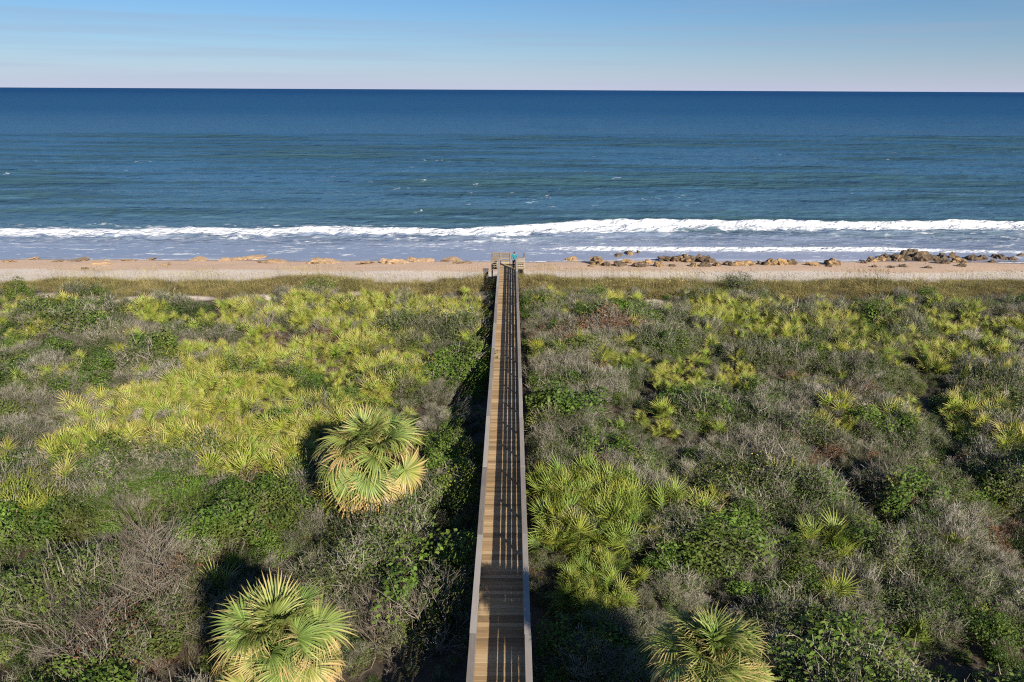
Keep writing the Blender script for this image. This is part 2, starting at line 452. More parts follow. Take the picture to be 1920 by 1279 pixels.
# ------------------------------------------------------------------ the sea
def sea_material():
    m, N, L = nmat('sea_water')
    foam = attr_node(N, 'foam'); deep = attr_node(N, 'deep'); thin = attr_node(N, 'thin'); face_shade = attr_node(N, 'face')
    g = N.new('ShaderNodeNewGeometry')
    def noise(sx, sy, detail=3, rough=.55, dist=0.0):
        mp = N.new('ShaderNodeMapping'); mp.inputs['Scale'].default_value = (sx, sy, 1)
        L.new(g.outputs['Position'], mp.inputs['Vector'])
        n = N.new('ShaderNodeTexNoise'); n.inputs['Scale'].default_value = 1; n.inputs['Detail'].default_value = detail
        n.inputs['Roughness'].default_value = rough; n.inputs['Distortion'].default_value = dist
        L.new(mp.outputs[0], n.inputs['Vector']); return n.outputs['Fac']
    col = ramp_node(N, [(0, (.34, .36, .46)), (.08, (.28, .34, .46)), (.14, (.12, .19, .23)), (.22, (.072, .155, .215)), (.45, (.040, .130, .240)), (.75, (.014, .088, .21)), (1, (.007, .060, .18))])  # shallow end lavender: sky reflection and foam remains put into the colour
    L.new(deep, col.inputs[0])
    silt = N.new('ShaderNodeMapRange'); silt.inputs['From Min'].default_value = .5; silt.inputs['From Max'].default_value = .8; silt.inputs['To Max'].default_value = .3
    L.new(noise(.012, .05, 4), silt.inputs['Value'])
    c = mix_col(N, L, silt.outputs['Result'], col.outputs[0], (.075, .13, .14))
    c = mix_col(N, L, face_shade, c, (.038, .085, .105))        # shading and weaker reflection of the wave faces put into the colour
    dif = N.new('ShaderNodeBsdfDiffuse'); L.new(c, dif.inputs['Color'])
    glo = N.new('ShaderNodeBsdfGlossy'); glo.inputs['Roughness'].default_value = .16
    fr = N.new('ShaderNodeFresnel'); fr.inputs['IOR'].default_value = 1.333
    # waves smaller than a pixel turn their near faces to the viewer: far water mirrors less of the horizon
    sp = ramp_node(N, [(.05, (.9, .9, .9)), (.3, (.75, .75, .75)), (.5, (.5, .5, .5)), (.75, (.16, .16, .16)), (1, (.07, .07, .07))])
    L.new(deep, sp.inputs[0])
    wmix = N.new('ShaderNodeMixShader')
    L.new(math_node(N, L, 'MULTIPLY', fr.outputs[0], sp.outputs[0]), wmix.inputs[0])
    L.new(dif.outputs[0], wmix.inputs[1]); L.new(glo.outputs[0], wmix.inputs[2])
    # chop on three scales
    h = math_node(N, L, 'MULTIPLY', noise(1.1, 1.5, 3, .6, .4), .22)
    h = math_node(N, L, 'MULTIPLY_ADD', noise(.30, .42, 3, .6, .3), .95, h)
    h = math_node(N, L, 'MULTIPLY_ADD', noise(.05, .10, 3), 3.2, h)
    bp = N.new('ShaderNodeBump'); bp.inputs['Distance'].default_value = 1.0
    L.new(math_node(N, L, 'MULTIPLY_ADD', thin, -.5, .62), bp.inputs['Strength'])
    L.new(h, bp.inputs['Height'])
    for nd in (dif, glo, fr): L.new(bp.outputs[0], nd.inputs['Normal'])
    # foam: streaks broken up by fine noise
    fb = N.new('ShaderNodeBsdfPrincipled'); fb.inputs['Base Color'].default_value = (.70, .73, .77, 1)
    fb.inputs['Roughness'].default_value = .8
    fbp = N.new('ShaderNodeBump'); fbp.inputs['Distance'].default_value = .9; fbp.inputs['Strength'].default_value = .9
    fn = noise(.8, 1.1, 2, .55)
    L.new(fn, fbp.inputs['Height']); L.new(fbp.outputs[0], fb.inputs['Normal'])
    th = math_node(N, L, 'MULTIPLY_ADD', noise(.5, 1.0, 3, .55, .8), 2.2, -1.1)
    f = math_node(N, L, 'MULTIPLY_ADD', th, math_node(N, L, 'MULTIPLY', foam, 5.0, None, True), foam)
    k = N.new('ShaderNodeMapRange'); k.inputs['From Min'].default_value = .28; k.inputs['From Max'].default_value = .78
    L.new(f, k.inputs['Value'])
    mx = N.new('ShaderNodeMixShader')
    L.new(k.outputs['Result'], mx.inputs[0]); L.new(wmix.outputs[0], mx.inputs[1]); L.new(fb.outputs[0], mx.inputs[2])
    out = N.new('ShaderNodeOutputMaterial'); L.new(mx.outputs[0], out.inputs['Surface'])
    return m
ys = np.concatenate([np.arange(84, 126, .3), 126 + np.cumsum(np.geomspace(.32, 3.0, 200)),])
ys = np.concatenate([ys, np.geomspace(ys[-1] + 3.2, 60000, 90)])
us = np.linspace(-1, 1, 820)
U, SY = np.meshgrid(us, ys)
HW = 70 + .80 * np.minimum(SY, 3000) + np.maximum(SY - 3000, 0) * 1.4
SX = U * HW
off = SY - waterline(SX)                                   # metres out from the edge
fade_far = 1 - .35 * sstep(150, 300, SY) - .65 * sstep(300, 900, SY)
wx = SX + 30 * (fbm(SX / 60, SY / 60, 3, 2) - .5)
def swell(lam, ph, amp, seed, bend):
    p = SY + bend * (fbm(SX / 70, SY / 70, seed, 3) - .5)
    s = .5 + .5 * np.sin(2 * np.pi * p / lam + ph)
    env = np.clip(-.15 + 2.6 * fbm(SX / 60, SY / 14, seed + 5, 2) ** 1.5, .1, 2)
    return amp * (s ** 2.6 - .3) * env
grow = sstep(6, 26, off)
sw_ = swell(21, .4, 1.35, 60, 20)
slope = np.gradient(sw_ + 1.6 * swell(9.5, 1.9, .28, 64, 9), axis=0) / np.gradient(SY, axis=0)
face_shade = np.clip((slope - .02) / .16, 0, 1) * .9 * grow * (1 - sstep(260, 700, SY)) * (.55 + .9 * fbm(SX / 6, SY / 4, 73, 3))  # mask from swell slope for the shade painted on shoreward wave faces
Z = grow * fade_far * (swell(21, .4, 1.35, 60, 20) + swell(9.5, 1.9, .28, 64, 9) + .5 * (fbm(SX / 3.0, SY / 1.7, 71, 3) - .5))
# the breaking wave: a ridge with a steep shoreward front
crest = 107.5 + 6.5 * sstep(-8, 22, SX) - 1.2 * sstep(-30, -70, SX) + 3.0 * (fbm(SX / 22, SX * 0 + 2, 81, 3) - .5) + 1.6 * (fbm(SX / 3.5, SX * 0 + 5, 83, 3) - .5)
hgt = (.55 + .65 * sstep(-15, 12, SX)) * (.62 + .7 * fbm(SX / 8, SX * 0 + 9, 85, 4, .6))
dc = SY - crest                                            # + seaward
prof = np.where(dc > 0, np.exp(-(dc / 3.6) ** 2), np.exp(-(dc / 1.1) ** 2))
Z = Z * (1 - .8 * np.exp(-(dc / 4) ** 2)) + hgt * prof
roll = np.exp(-((dc + 2.6) / 3.2) ** 2)                     # tumbling white water in front of the crest
Z = Z + roll * 1.1 * (fbm(SX / 2.0, SY / 1.5, 91, 3) - .28) + roll * .12
# a smaller spent wave close in, and the swash edge
c2 = 97.8 + 2.2 * (fbm(SX / 24, SX * 0 + 4, 95, 3) - .5) - .02 * SX
d2 = SY - c2
amt2 = sstep(2, 12, SX) * (1 - .55 * sstep(48, 66, SX)) + .18
Z = Z + .28 * amt2 * np.where(d2 > 0, np.exp(-(d2 / 1.5) ** 2), np.exp(-(d2 / .6) ** 2))
beach = ground(SX, SY)
thin = 1 - sstep(3, 20, off)
Zs = SEA_Z + Z
Zs = np.where(off < 12, np.maximum(Zs, beach + .03), Zs)    # run-up lies as a film on the sand
Zs = np.where(off < 0, beach - .12 - .25 * np.minimum(-off, 3), Zs)
Zs = np.where((off >= 0) & (off < 1), (beach + .012), Zs)
st = fbm(SX / 3.2, SY / .9, 101, 5, .6)
st2 = fbm(SX / 7, SY / 1.4, 103, 5, .6)
foam = np.zeros_like(SX)
front = np.where(dc > 0, np.exp(-(dc / (.8 + 1.3 * fbm(SX / 6, SX * 0, 105, 2))) ** 2), 1 - sstep(1.8 + 1.6 * sstep(-10, 15, SX), 3.8 + 1.6 * sstep(-10, 15, SX), -dc + 2.6 * (fbm(SX / 3, SX * 0 + 1, 107, 3) - .5)))
foam = np.maximum(foam, 1.5 * front * np.clip(.45 + 1.0 * fbm(SX / 8, SY / 3, 117, 3), .5, 1.1))
foam = np.maximum(foam, .5 * np.exp(-((dc - 5.0) / 4) ** 2) * sstep(.5, .66, st) * (1.0 - .6 * sstep(5, 25, SX)))
foam = np.maximum(foam, .95 * amt2 * np.exp(-((d2 + .5) / .9) ** 2))
foam = np.maximum(foam, (.34 + .12 * (1 - sstep(0, 30, SX))) * sstep(.52, .70, st2) * sstep(0, 4, off) * (1 - sstep(-3, 1, dc)) * .9)
foam = np.maximum(foam, .15 * sstep(0, 4, off) * (1 - sstep(-3, 1, dc)))
edge = np.exp(-((off - .45) / .38) ** 2) * (.35 + .75 * sstep(.4, .6, fbm(SX / 8, SX * 0 + 8, 109, 3)))
foam = np.maximum(foam, 1.0 * edge)
caps = sstep(.70, .76, fbm(SX / 4, SY / 3, 111, 4, .6)) * sstep(.5, .62, fbm(SX / 60, SY / 50, 113, 2)) * (1 - sstep(150, 420, SY)) * sstep(12, 22, dc)
foam = np.maximum(foam, .30 * caps)
depth = np.interp(off, [0, 14, 22, 40, 90, 220, 700, 4000], [0, .06, .16, .27, .42, .58, .8, 1.0])
depth = np.where(dc > -1, np.maximum(depth, .2), depth)
s_obj = link('sea', grid_mesh('sea', SX, SY, Zs, sea_material(), {'foam': foam, 'deep': depth, 'thin': thin, 'face': np.clip(face_shade, 0, .85)}))
tag(s_obj, 'blue ocean with a white breaker rolling to shore', kind='structure')

# ------------------------------------------------------------------ boardwalk
BX = -.26           # centre line
DECK = 1.50         # top of the planks
Y0, Y1 = 7.0, 65.6
HALF = .88          # half the outer width over the cap rails
bw = link('boardwalk', None, loc=(BX, (Y0 + Y1) / 2, 0))
tag(bw, 'long wooden boardwalk with grey railings running out to the beach', 'boardwalk')
def bpart(name, me, x, y, z, rot=None, parent=None):
    o = link(name, me, parent or bw)
    o.location = (x - BX, y - (Y0 + Y1) / 2, z)
    if rot: o.rotation_euler = rot
    return o
PITCHP = .168
plank_me = [box_mesh('plank', 1.60, .162, .038, M['deck'], .005), box_mesh('plank_b', 1.585, .160, .038, M['deck'], .006),
            box_mesh('plank_c', 1.612, .1625, .038, M['deck'], .005)]
far_planks = MB()
ny = int((Y1 - Y0) / PITCHP)
vis0 = int((13.5 - Y0) / PITCHP)
for i in range(ny):
    y = Y0 + (i + .5) * PITCHP
    x = BX + random.uniform(-.008, .008); z = DECK - .019 + random.uniform(-.004, .004)
    rz, rx_ = random.uniform(-.004, .004), random.uniform(-.012, .012)
    if vis0 <= i:
        bpart('plank', random.choice(plank_me), x, y, z, (rx_, random.uniform(-.002, .002), rz))
    else:
        c = np.array([[sx * .8, sy * .081, sz * .019] for sz in (-1, 1) for sx, sy in ((-1, -1), (1, -1), (1, 1), (-1, 1))])
        far_planks.add(c + [x - BX, y - (Y0 + Y1) / 2, z], BOXQ)
o = link('planking', far_planks.mesh('planking', [M['deck']]), bw); o['kind'] = 'stuff'
# stringers below the planks, posts, rails, caps
PS = 2.42
npost = int((Y1 - Y0) / PS) + 1
post_me = box_mesh('post', .09, .09, 3.6, M['post'], .006)
rail_me = box_mesh('rail', .038, PS - .006, .15, M['rail_y'], .005)
cap_me = box_mesh('cap_rail', .19, PS * 2 - .008, .038, M['rail_y'], .006)
str_me = box_mesh('stringer', .045, PS - .006, .235, M['rail_y'], .004)
beam_me = box_mesh('cross_beam', 1.9, .045, .235, M['rail_x'], .004)
rail_h = [.945, .735, .525, .315, .105]
for s in (-1, 1):
    for k in range(npost):
        y = Y0 + .05 + k * PS
        bpart('post', post_me, BX + s * (HALF - .06), y, DECK + 1.03 - 1.8, (random.uniform(-.006, .006), random.uniform(-.006, .006), 0))
        if k < npost - 1:
            for h in rail_h:
                bpart('rail', rail_me, BX + s * (HALF - .06 - .066), y + PS / 2, DECK + h + random.uniform(-.012, .012),
                      (random.uniform(-.0015, .0015), 0, random.uniform(-.001, .001)))
            bpart('stringer', str_me, BX + s * .62, y + PS / 2, DECK - .038 - .13)
        if k % 2 == 0 and k < npost - 1:
            c = bpart('cap_rail', cap_me, BX + s * (HALF - .095), y + PS if k + 2 < npost else y + PS / 2, DECK + 1.055,
                      (random.uniform(-.0025, .0025), random.uniform(-.02, .02), random.uniform(-.0028, .0028)))
            if k + 2 >= npost: c.scale.y = .5
for k in range(npost):
    bpart('cross_beam', beam_me, BX, Y0 + .12 + k * PS, DECK - .42)
# landing at the seaward end
LX0, LX1, LY0, LY1 = BX - 1.5, BX + 1.5, Y1 + .02, Y1 + 2.2
lp_me = box_mesh('landing_plank', LX1 - LX0, .162, .038, M['deck'], .005)
y = LY0 + .08
while y < LY1 - .04:
    bpart('plank', lp_me, (LX0 + LX1) / 2 + random.uniform(-.01, .01), y, DECK - .019 + random.uniform(-.003, .003)); y += PITCHP
lrx = {}
def cross_rail(xa, xb, y, hs=rail_h, cap=True):
    L_ = xb - xa
    me = box_mesh('rail', L_, .038, .14, M['rail_x'], .005)
    for h in hs: bpart('rail', me, (xa + xb) / 2, y, DECK + h)
    if cap: bpart('cap_rail', box_mesh('cap_rail', L_ + .12, .16, .038, M['rail_x'], .006), (xa + xb) / 2, y + .03, DECK + 1.055)
def side_rail(x, ya, yb):
    L_ = yb - ya
    me = box_mesh('rail', .038, L_, .14, M['rail_y'], .005)
    for h in rail_h: bpart('rail', me, x, (ya + yb) / 2, DECK + h)
    bpart('cap_rail', box_mesh('cap_rail', .16, L_, .038, M['rail_y'], .006), x, (ya + yb) / 2, DECK + 1.058)
cross_rail(LX0, BX + .25, LY1 - .05)
cross_rail(LX0, BX - HALF - .0, LY0 + .06)
cross_rail(BX + HALF, LX1, LY0 + .06)
side_rail(LX0 - .0, LY0 + .2, LY1 - .2)
side_rail(LX1 + .0, LY0 + .2, LY1 - .2)
lpost = box_mesh('post', .09, .09, 5.2, M['post'], .006)
for x, y in ((LX0, LY0 + .12), (LX0, LY1 - .12), (BX + .25, LY1 - .12), (LX1, LY0 + .12), (LX1, LY1 - .12), (BX - .7, LY1 - .12)):
    bpart('post', lpost, x, y, DECK + 1.1 - 2.6)
# steps from the landing down to the beach
tread = box_mesh('tread', 1.25, .28, .04, M['deck'], .005)
nst = 13
for k in range(nst):
    bpart('tread', tread, BX + .86, LY1 + .16 + k * .29, DECK - .17 * (k + 1))
sl = math.hypot(nst * .29, nst * .17)
for sx in (-.64, .64):
    bpart('stair_stringer', box_mesh('stair_stringer', .045, sl, .24, M['rail_y'], .004), BX + .86 + sx, LY1 + nst * .145, DECK - nst * .085 - .06, (-math.atan2(.17, .29), 0, 0))
    bpart('hand_rail', box_mesh('hand_rail', .09, sl, .04, M['rail_y'], .004), BX + .86 + sx * 1.05, LY1 + nst * .145, DECK - nst * .085 + .95, (-math.atan2(.17, .29), 0, 0))
    for k in (4, 8, 12):
        bpart('post', box_mesh('post', .09, .09, 2.2, M['post'], .005), BX + .86 + sx * 1.12, LY1 + .16 + k * .29, DECK - .17 * (k + 1) - .1)

# ------------------------------------------------------------------ plant meshes
def fan_frond(rng, nseg, span, Rb, fused, pet, droop, cup, jag=.12, tipdroop=0.0, slim=1.0, bend=0.0):
    """a palm leaf: stalk along +X from the origin, then a pleated fan split into pointed segments"""
    b = MB()
    arch = .10 * pet
    n = 5
    xs_ = np.linspace(0, pet, n); zz = arch * np.sin(np.linspace(0, math.pi * .8, n))
    w = np.linspace(.020, .011, n)
    ring = np.array([[0, 1, 0], [0, -.5, .8], [0, -.5, -.8]])
    v = np.concatenate([[[x, 0, z]] + ring * ww for x, z, ww in zip(xs_, zz, w)])
    q = [[i * 3 + j, i * 3 + (j + 1) % 3, i * 3 + 3 + (j + 1) % 3, i * 3 + 3 + j] for i in range(n - 1) for j in range(3)]
    b.add(v, q)
    b.a.setdefault('t', []).append(np.zeros(len(v))); b.a.setdefault('rnd', []).append(np.full(len(v), .5))
    base = np.array([pet, 0, zz[-1]])
    dphi = span / nseg
    ss = np.array([.02, fused * .55, fused, fused + (1 - fused) * .45, fused + (1 - fused) * .8, 1.0])
    for i in range(nseg):
        phi = -span / 2 + (i + .5) * dphi
        a = abs(phi) / (span / 2)
        Ls = Rb * (1 - .22 * a ** 2) * (1 + rng.uniform(-jag, jag))
        phi2 = phi + rng.normal(0, dphi * .22)
        rr = rng.uniform(0, 1)
        tw = rng.normal(0, .25)
        dd = droop * rng.uniform(.7, 1.4); td = tipdroop * rng.uniform(.2, 1.8)
        vs = []
        wmax = fused * Ls * math.tan(dphi / 2) * 1.02
        for k, s in enumerate(ss):
            ph = phi if s <= fused else phi + (phi2 - phi) * (s - fused) / (1 - fused)
            r_ = s * Ls
            z = cup * abs(math.sin(ph)) * r_ - dd * s * s * Ls - td * max(0, s - fused) ** 2 * Ls * 2.2
            x = base[0] + r_ * math.cos(ph) - .10 * abs(math.sin(ph)) ; y = base[1] + r_ * math.sin(ph)
            ww = s * Ls * math.tan(dphi / 2) * 1.02 if s <= fused else wmax * slim * (1 - ((s - fused) / (1 - fused)) ** 1.5) + .0012
            px, py = -math.sin(ph), math.cos(ph)
            fold = ww * .55
            vs += [[x + px * ww, y + py * ww, z + base[2] + fold * (.5 + tw * s)], [x, y, z + base[2] - fold * .5], [x - px * ww, y - py * ww, z + base[2] + fold * (.5 - tw * s)]]
        qs = []
        for k in range(len(ss) - 1):
            for j in range(2):
                qs.append([k * 3 + j, k * 3 + j + 1, k * 3 + 4 + j, k * 3 + 3 + j])
        vs = np.array(vs)
        if bend:
            rel = vs - base
            vs = base + np.stack([rel[:, 0] * math.cos(bend) + rel[:, 2] * math.sin(bend), rel[:, 1], -rel[:, 0] * math.sin(bend) + rel[:, 2] * math.cos(bend)], -1)
        b.add(vs, qs)
        b.a['t'].append(np.repeat(.15 + .85 * ss, 3)); b.a['rnd'].append(np.full(len(vs), rr))
    return b

def b_arrays(b):
    v = np.concatenate(b.v); q = np.concatenate(b.q)
    return v, q, {k: np.concatenate(x) for k, x in b.a.items()}

rg = np.random.default_rng(5)
SABAL = [b_arrays(fan_frond(rg, 36, rad(245), .86, .50, 1.18, d, .34, .16, td * 1.3, .85, bd)) for d, td, bd in ((.12, .2, .25), (.2, .35, .6), (.3, .55, .75), (.3, .7, .6))]
SABAL_ME = [new_mesh('sabal_frond', v, q, [M['sabal']], None, a) for v, q, a in SABAL]
PALM_F = [b_arrays(fan_frond(rg, 18, rad(215), .5, .30, .62, d, .28, .18, td, .8)) for d, td in ((.05, .05), (.12, .1), (.2, .15))]
PALM_ME = [new_mesh('palmetto_frond', v, q, [M['palmetto']], None, a) for v, q, a in PALM_F]
PALM_ME_G = [new_mesh('palmetto_frond_green', v, q, [M['palmetto_green']], None, a) for v, q, a in PALM_F]

def frond_rot(yaw, elev, twist):
    return (Matrix.Rotation(yaw, 3, 'Z') @ Matrix.Rotation(-elev, 3, 'Y') @ Matrix.Rotation(twist, 3, 'X'))
def palmetto_layout(rng, n):
    out = []
    for i in range(n):
        yaw = i * 2.39996 + rng.normal(0, .3)
        e = rad(78) * (1 - (i / n)) ** .8 + rad(12) + rng.normal(0, .12)
        out.append((yaw, e, rng.normal(0, .6), rng.uniform(.7, 1.3), rng.uniform(-.16, .16), rng.uniform(-.16, .16)))
    return out
def palmetto_clump_mesh(rng, n, mat, name):
    b = MB()
    for yaw, e, tw, s, ox, oy in palmetto_layout(rng, n):
        v, q, a = PALM_F[rng.integers(3)]
        m = np.array(frond_rot(yaw, e, tw)) * s
        b.add(v @ m.T + [ox, oy, .05], q, t=None)
        b.a.setdefault('t', []).append(a['t']); b.a.setdefault('rnd', []).append(np.clip(a['rnd'] * .75 + rng.uniform(0, .45), 0, 1))
    return b.mesh(name, [mat])

def ribbons(p0, p1, w, rng, taper=.5):
    """flat slivers from p0 to p1"""
    d = p1 - p0
    r = rng.normal(size=d.shape)
    n = np.cross(d, r); n /= np.linalg.norm(n, axis=1, keepdims=True) + 1e-9
    w = np.broadcast_to(np.asarray(w, float).reshape(-1, 1), (len(d), 1))
    v = np.stack([p0 - n * w / 2, p0 + n * w / 2, p1 + n * w / 2 * taper, p1 - n * w / 2 * taper], 1).reshape(-1, 3)
    q = np.arange(len(d) * 4).reshape(-1, 4)
    return v, q
def leaves(c, nrm, size, rng, aspect=.55):
    n = len(c)
    t = np.cross(nrm, rng.normal(size=(n, 3))); t /= np.linalg.norm(t, axis=1, keepdims=True) + 1e-9
    b_ = np.cross(nrm, t)
    s = np.asarray(size).reshape(-1, 1)
    v = np.stack([c - t * s, c + b_ * s * aspect + nrm * s * .12, c + t * s, c - b_ * s * aspect + nrm * s * .12], 1).reshape(-1, 3)
    return v, np.arange(n * 4).reshape(-1, 4)

def shrub_arrays(rng, rx, h, nstem, ntwig, twl, tww, nleaf, lsz, lobes=14, up=.6, sharp=.5, flat=.0):
    """returns (branches MB, foliage MB) of a dome-shaped shrub"""
    br, fo = MB(), MB()
    # lobe centres on a dome
    th = rng.uniform(0, 2 * np.pi, lobes); ph = np.arccos(rng.uniform(.05, 1, lobes))
    lob = np.stack([np.cos(th) * np.sin(ph) * rx * .68, np.sin(th) * np.sin(ph) * rx * .68, .22 * h + np.cos(ph) * h * .62], 1)
    lob *= rng.uniform(.75, 1.2, (lobes, 1))
    # stems towards lobes
    k = rng.integers(0, lobes, nstem)
    tip = lob[k] + rng.normal(0, .16 * rx, (nstem, 3)); tip[:, 2] = np.abs(tip[:, 2])
    base = np.stack([rng.normal(0, .13 * rx, nstem), rng.normal(0, .13 * rx, nstem), np.full(nstem, -.25)], 1)
    mid = base * .45 + tip * .55 + rng.normal(0, .07 * rx, (nstem, 3)); mid[:, 2] += .05 * h
    for a, c, ww in ((base, mid, .022), (mid, tip, .013)):
        v, q = ribbons(a, c, ww * rng.uniform(.6, 1.4, nstem), rng, .7)
        br.add(v, q); br.a.setdefault('rnd', []).append(np.repeat(rng.uniform(0, .5, nstem), 4))
    # twigs
    if ntwig:
        s = rng.integers(0, nstem, ntwig); u = rng.uniform(0.1, 1.05, (ntwig, 1))
        p0 = mid[s] * (1 - u) + tip[s] * u + rng.normal(0, .06 * rx, (ntwig, 3))
        out = p0 / np.array([rx, rx, h]); out /= np.linalg.norm(out, axis=1, keepdims=True) + 1e-6
        d = out * .75 + np.array([0, 0, up]) + rng.normal(0, sharp, (ntwig, 3))
        d /= np.linalg.norm(d, axis=1, keepdims=True)
        p1 = p0 + d * rng.uniform(twl * .5, twl * 1.5, (ntwig, 1))
        v, q = ribbons(p0, p1, tww * rng.uniform(.6, 1.4, ntwig), rng, .35)
        rn = np.clip(.2 + .75 * rng.uniform(0, 1, ntwig), 0, 1)
        br.add(v, q); br.a['rnd'].append(np.repeat(rn, 4))
        kk = rng.integers(0, ntwig, ntwig // 2)               # side twigs
        u = rng.uniform(.3, .9, (len(kk), 1)); a = p0[kk] * (1 - u) + p1[kk] * u
        d2_ = d[kk] + rng.normal(0, .7, (len(kk), 3)); d2_ /= np.linalg.norm(d2_, axis=1, keepdims=True)
        v, q = ribbons(a, a + d2_ * rng.uniform(twl * .3, twl * .8, (len(kk), 1)), tww * .75, rng, .3)
        br.add(v, q); br.a['rnd'].append(np.repeat(np.clip(rn[kk] + .15, 0, 1), 4))
    if nleaf:
        k = rng.integers(0, lobes, nleaf)
        g = rng.normal(0, 1, (nleaf, 3)); g /= np.linalg.norm(g, axis=1, keepdims=True)
        rl = rng.uniform(.55, 1.05, (nleaf, 1)) ** .6 * .34 * rx * rng.uniform(.75, 1.25, (lobes, 1))[k]
        c = lob[k] + g * rl
        c[:, 2] = np.maximum(c[:, 2], .02)
        nr = g * .55 + np.array([0, 0, .5]) + rng.normal(0, .45, (nleaf, 3)); nr /= np.linalg.norm(nr, axis=1, keepdims=True)
        v, q = leaves(c, nr, lsz * rng.uniform(.6, 1.4, nleaf), rng)
        lobe_r = rng.uniform(-.18, .18, lobes)
        fo.add(v, q); fo.a.setdefault('rnd', []).append(np.repeat(np.clip(rng.uniform(0, 1, nleaf) + lobe_r[k], 0, 1), 4))
    return br, fo

def merge(parts, mats, name):
    b = MB()
    for i, p in enumerate(parts):
        if not p.v: continue
        v, q, a = b_arrays(p)
        b.add(v, q, m=i); b.a.setdefault('rnd', []).append(a['rnd'])
    return b.mesh(name, mats)

KINDS = {
    # name: (rx, h, nstem, ntwig, twl, tww, nleaf, leaf, lobes, up, sharp, twig material, leaf material)
    'twiggy': (.78, .85, 46, 950, .26, .011, 1500, .023, 15, .75, .45, 'twig', 'twig_leaf'),
    'olive': (.75, .80, 34, 420, .22, .010, 1900, .024, 16, .7, .5, 'twig', 'olive_leaf'),
    'leafy': (.80, .95, 26, 160, .18, .010, 2000, .036, 15, .6, .5, 'branch', 'green_leaf'),
    'mat': (.85, .45, 24, 200, .14, .008, 2200, .026, 20, .6, .5, 'twig', 'mat_leaf'),
    'russet': (.75, .80, 34, 500, .20, .010, 1400, .026, 16, .7, .5, 'twig', 'red_leaf'),
    'vine': (.75, .70, 26, 260, .20, .009, 1300, .032, 14, .6, .5, 'twig', 'yellow_leaf'),
}
PROTO, PARTS = {}, {}
rk = np.random.default_rng(23)
for kn, (rx, h, ns, nt_, twl, tww, nl, ls, lb, up, sh, tm, lm) in KINDS.items():
    PROTO[kn], PARTS[kn] = [], []
    for i in range(4):
        br, fo = shrub_arrays(rk, rx, h, ns, nt_, twl, tww, nl, ls, lb, up, sh)
        fl_ = MB()
        if i == 0 and kn in ('olive', 'leafy', 'vine'):
            vt = np.concatenate(fo.v)[rk.integers(0, fo.n, 22)] * [1.05, 1.05, 1.05] + [0, 0, .03]
            v_, q_ = leaves(vt, np.tile([[.2, -.4, .9]], (22, 1)), rk.uniform(.010, .022, 22), rk, .9)
            fl_.add(v_, q_); fl_.a.setdefault('rnd', []).append(np.ones(len(v_)))
        PROTO[kn].append(merge([br, fo, fl_], [M[tm], M[lm], M['flower']], kn + '_shrub'))
        PARTS[kn].append((br.mesh(kn + '_branches', [M[tm]]), fo.mesh(kn + '_foliage', [M[lm]])))
PROTO['palmetto'] = [palmetto_clump_mesh(rk, 9, M['palmetto'], 'saw_palmetto') for _ in range(6)]
PROTO['palmetto_green'] = [palmetto_clump_mesh(rk, 11, M['palmetto_green'], 'green_palmetto') for _ in range(4)]

def tube_tree(rng, height, nmain, levels=4):
    """a leafless bush of forking tapered branches"""
    b = MB()
    def seg(p, q, r0, r1, rr):
        d = q - p; d = d / (np.linalg.norm(d) + 1e-9)
        a = np.cross(d, [0.3, .5, .8]); a /= np.linalg.norm(a) + 1e-9; c = np.cross(d, a)
        v = []
        for pt, r in ((p, r0), (q, r1)):
            for k in range(3):
                an = k * 2.0944
                v.append(pt + (a * math.cos(an) + c * math.sin(an)) * r)
        b.add(np.array(v), [[0, 1, 4, 3], [1, 2, 5, 4], [2, 0, 3, 5]])
        b.a.setdefault('rnd', []).append(np.full(6, rr))
    def grow_(p, d, L_, r, lev, rr):
        n = 2
        for i in range(n):
            d = d + rng.normal(0, .13, 3); d[2] += .03; d = d / np.linalg.norm(d)
            q = p + d * L_ / n
            seg(p, q, r, r * .82, rr); p = q; r *= .82
            if lev > 0 and i == 0 and rng.random() < .7:
                d2_ = d + rng.normal(0, .5, 3); d2_ /= np.linalg.norm(d2_)
                grow_(p, d2_, L_ * .6, r * .6, lev - 1, min(1, rr + .1))
        if lev > 0:
            for _ in range(rng.integers(2, 4)):
                d2_ = d + rng.normal(0, .42, 3); d2_ /= np.linalg.norm(d2_)
                grow_(p, d2_, L_ * rng.uniform(.55, .85), r * .72, lev - 1, min(1, rr + .08))
    for i in range(nmain):
        a = rng.uniform(0, 6.283); tilt = rng.uniform(.1, .75)
        d = np.array([math.cos(a) * tilt, math.sin(a) * tilt, 1.0]); d /= np.linalg.norm(d)
        grow_(np.array([rng.normal(0, .15), rng.normal(0, .15), -.2]), d, height * .46, .024, levels, rng.uniform(0, .6))
    return b
PROTO['bare'] = [tube_tree(rk, rk.uniform(1.3, 1.7), 7, 3).mesh('bare_bush', [M['branch']]) for _ in range(4)]

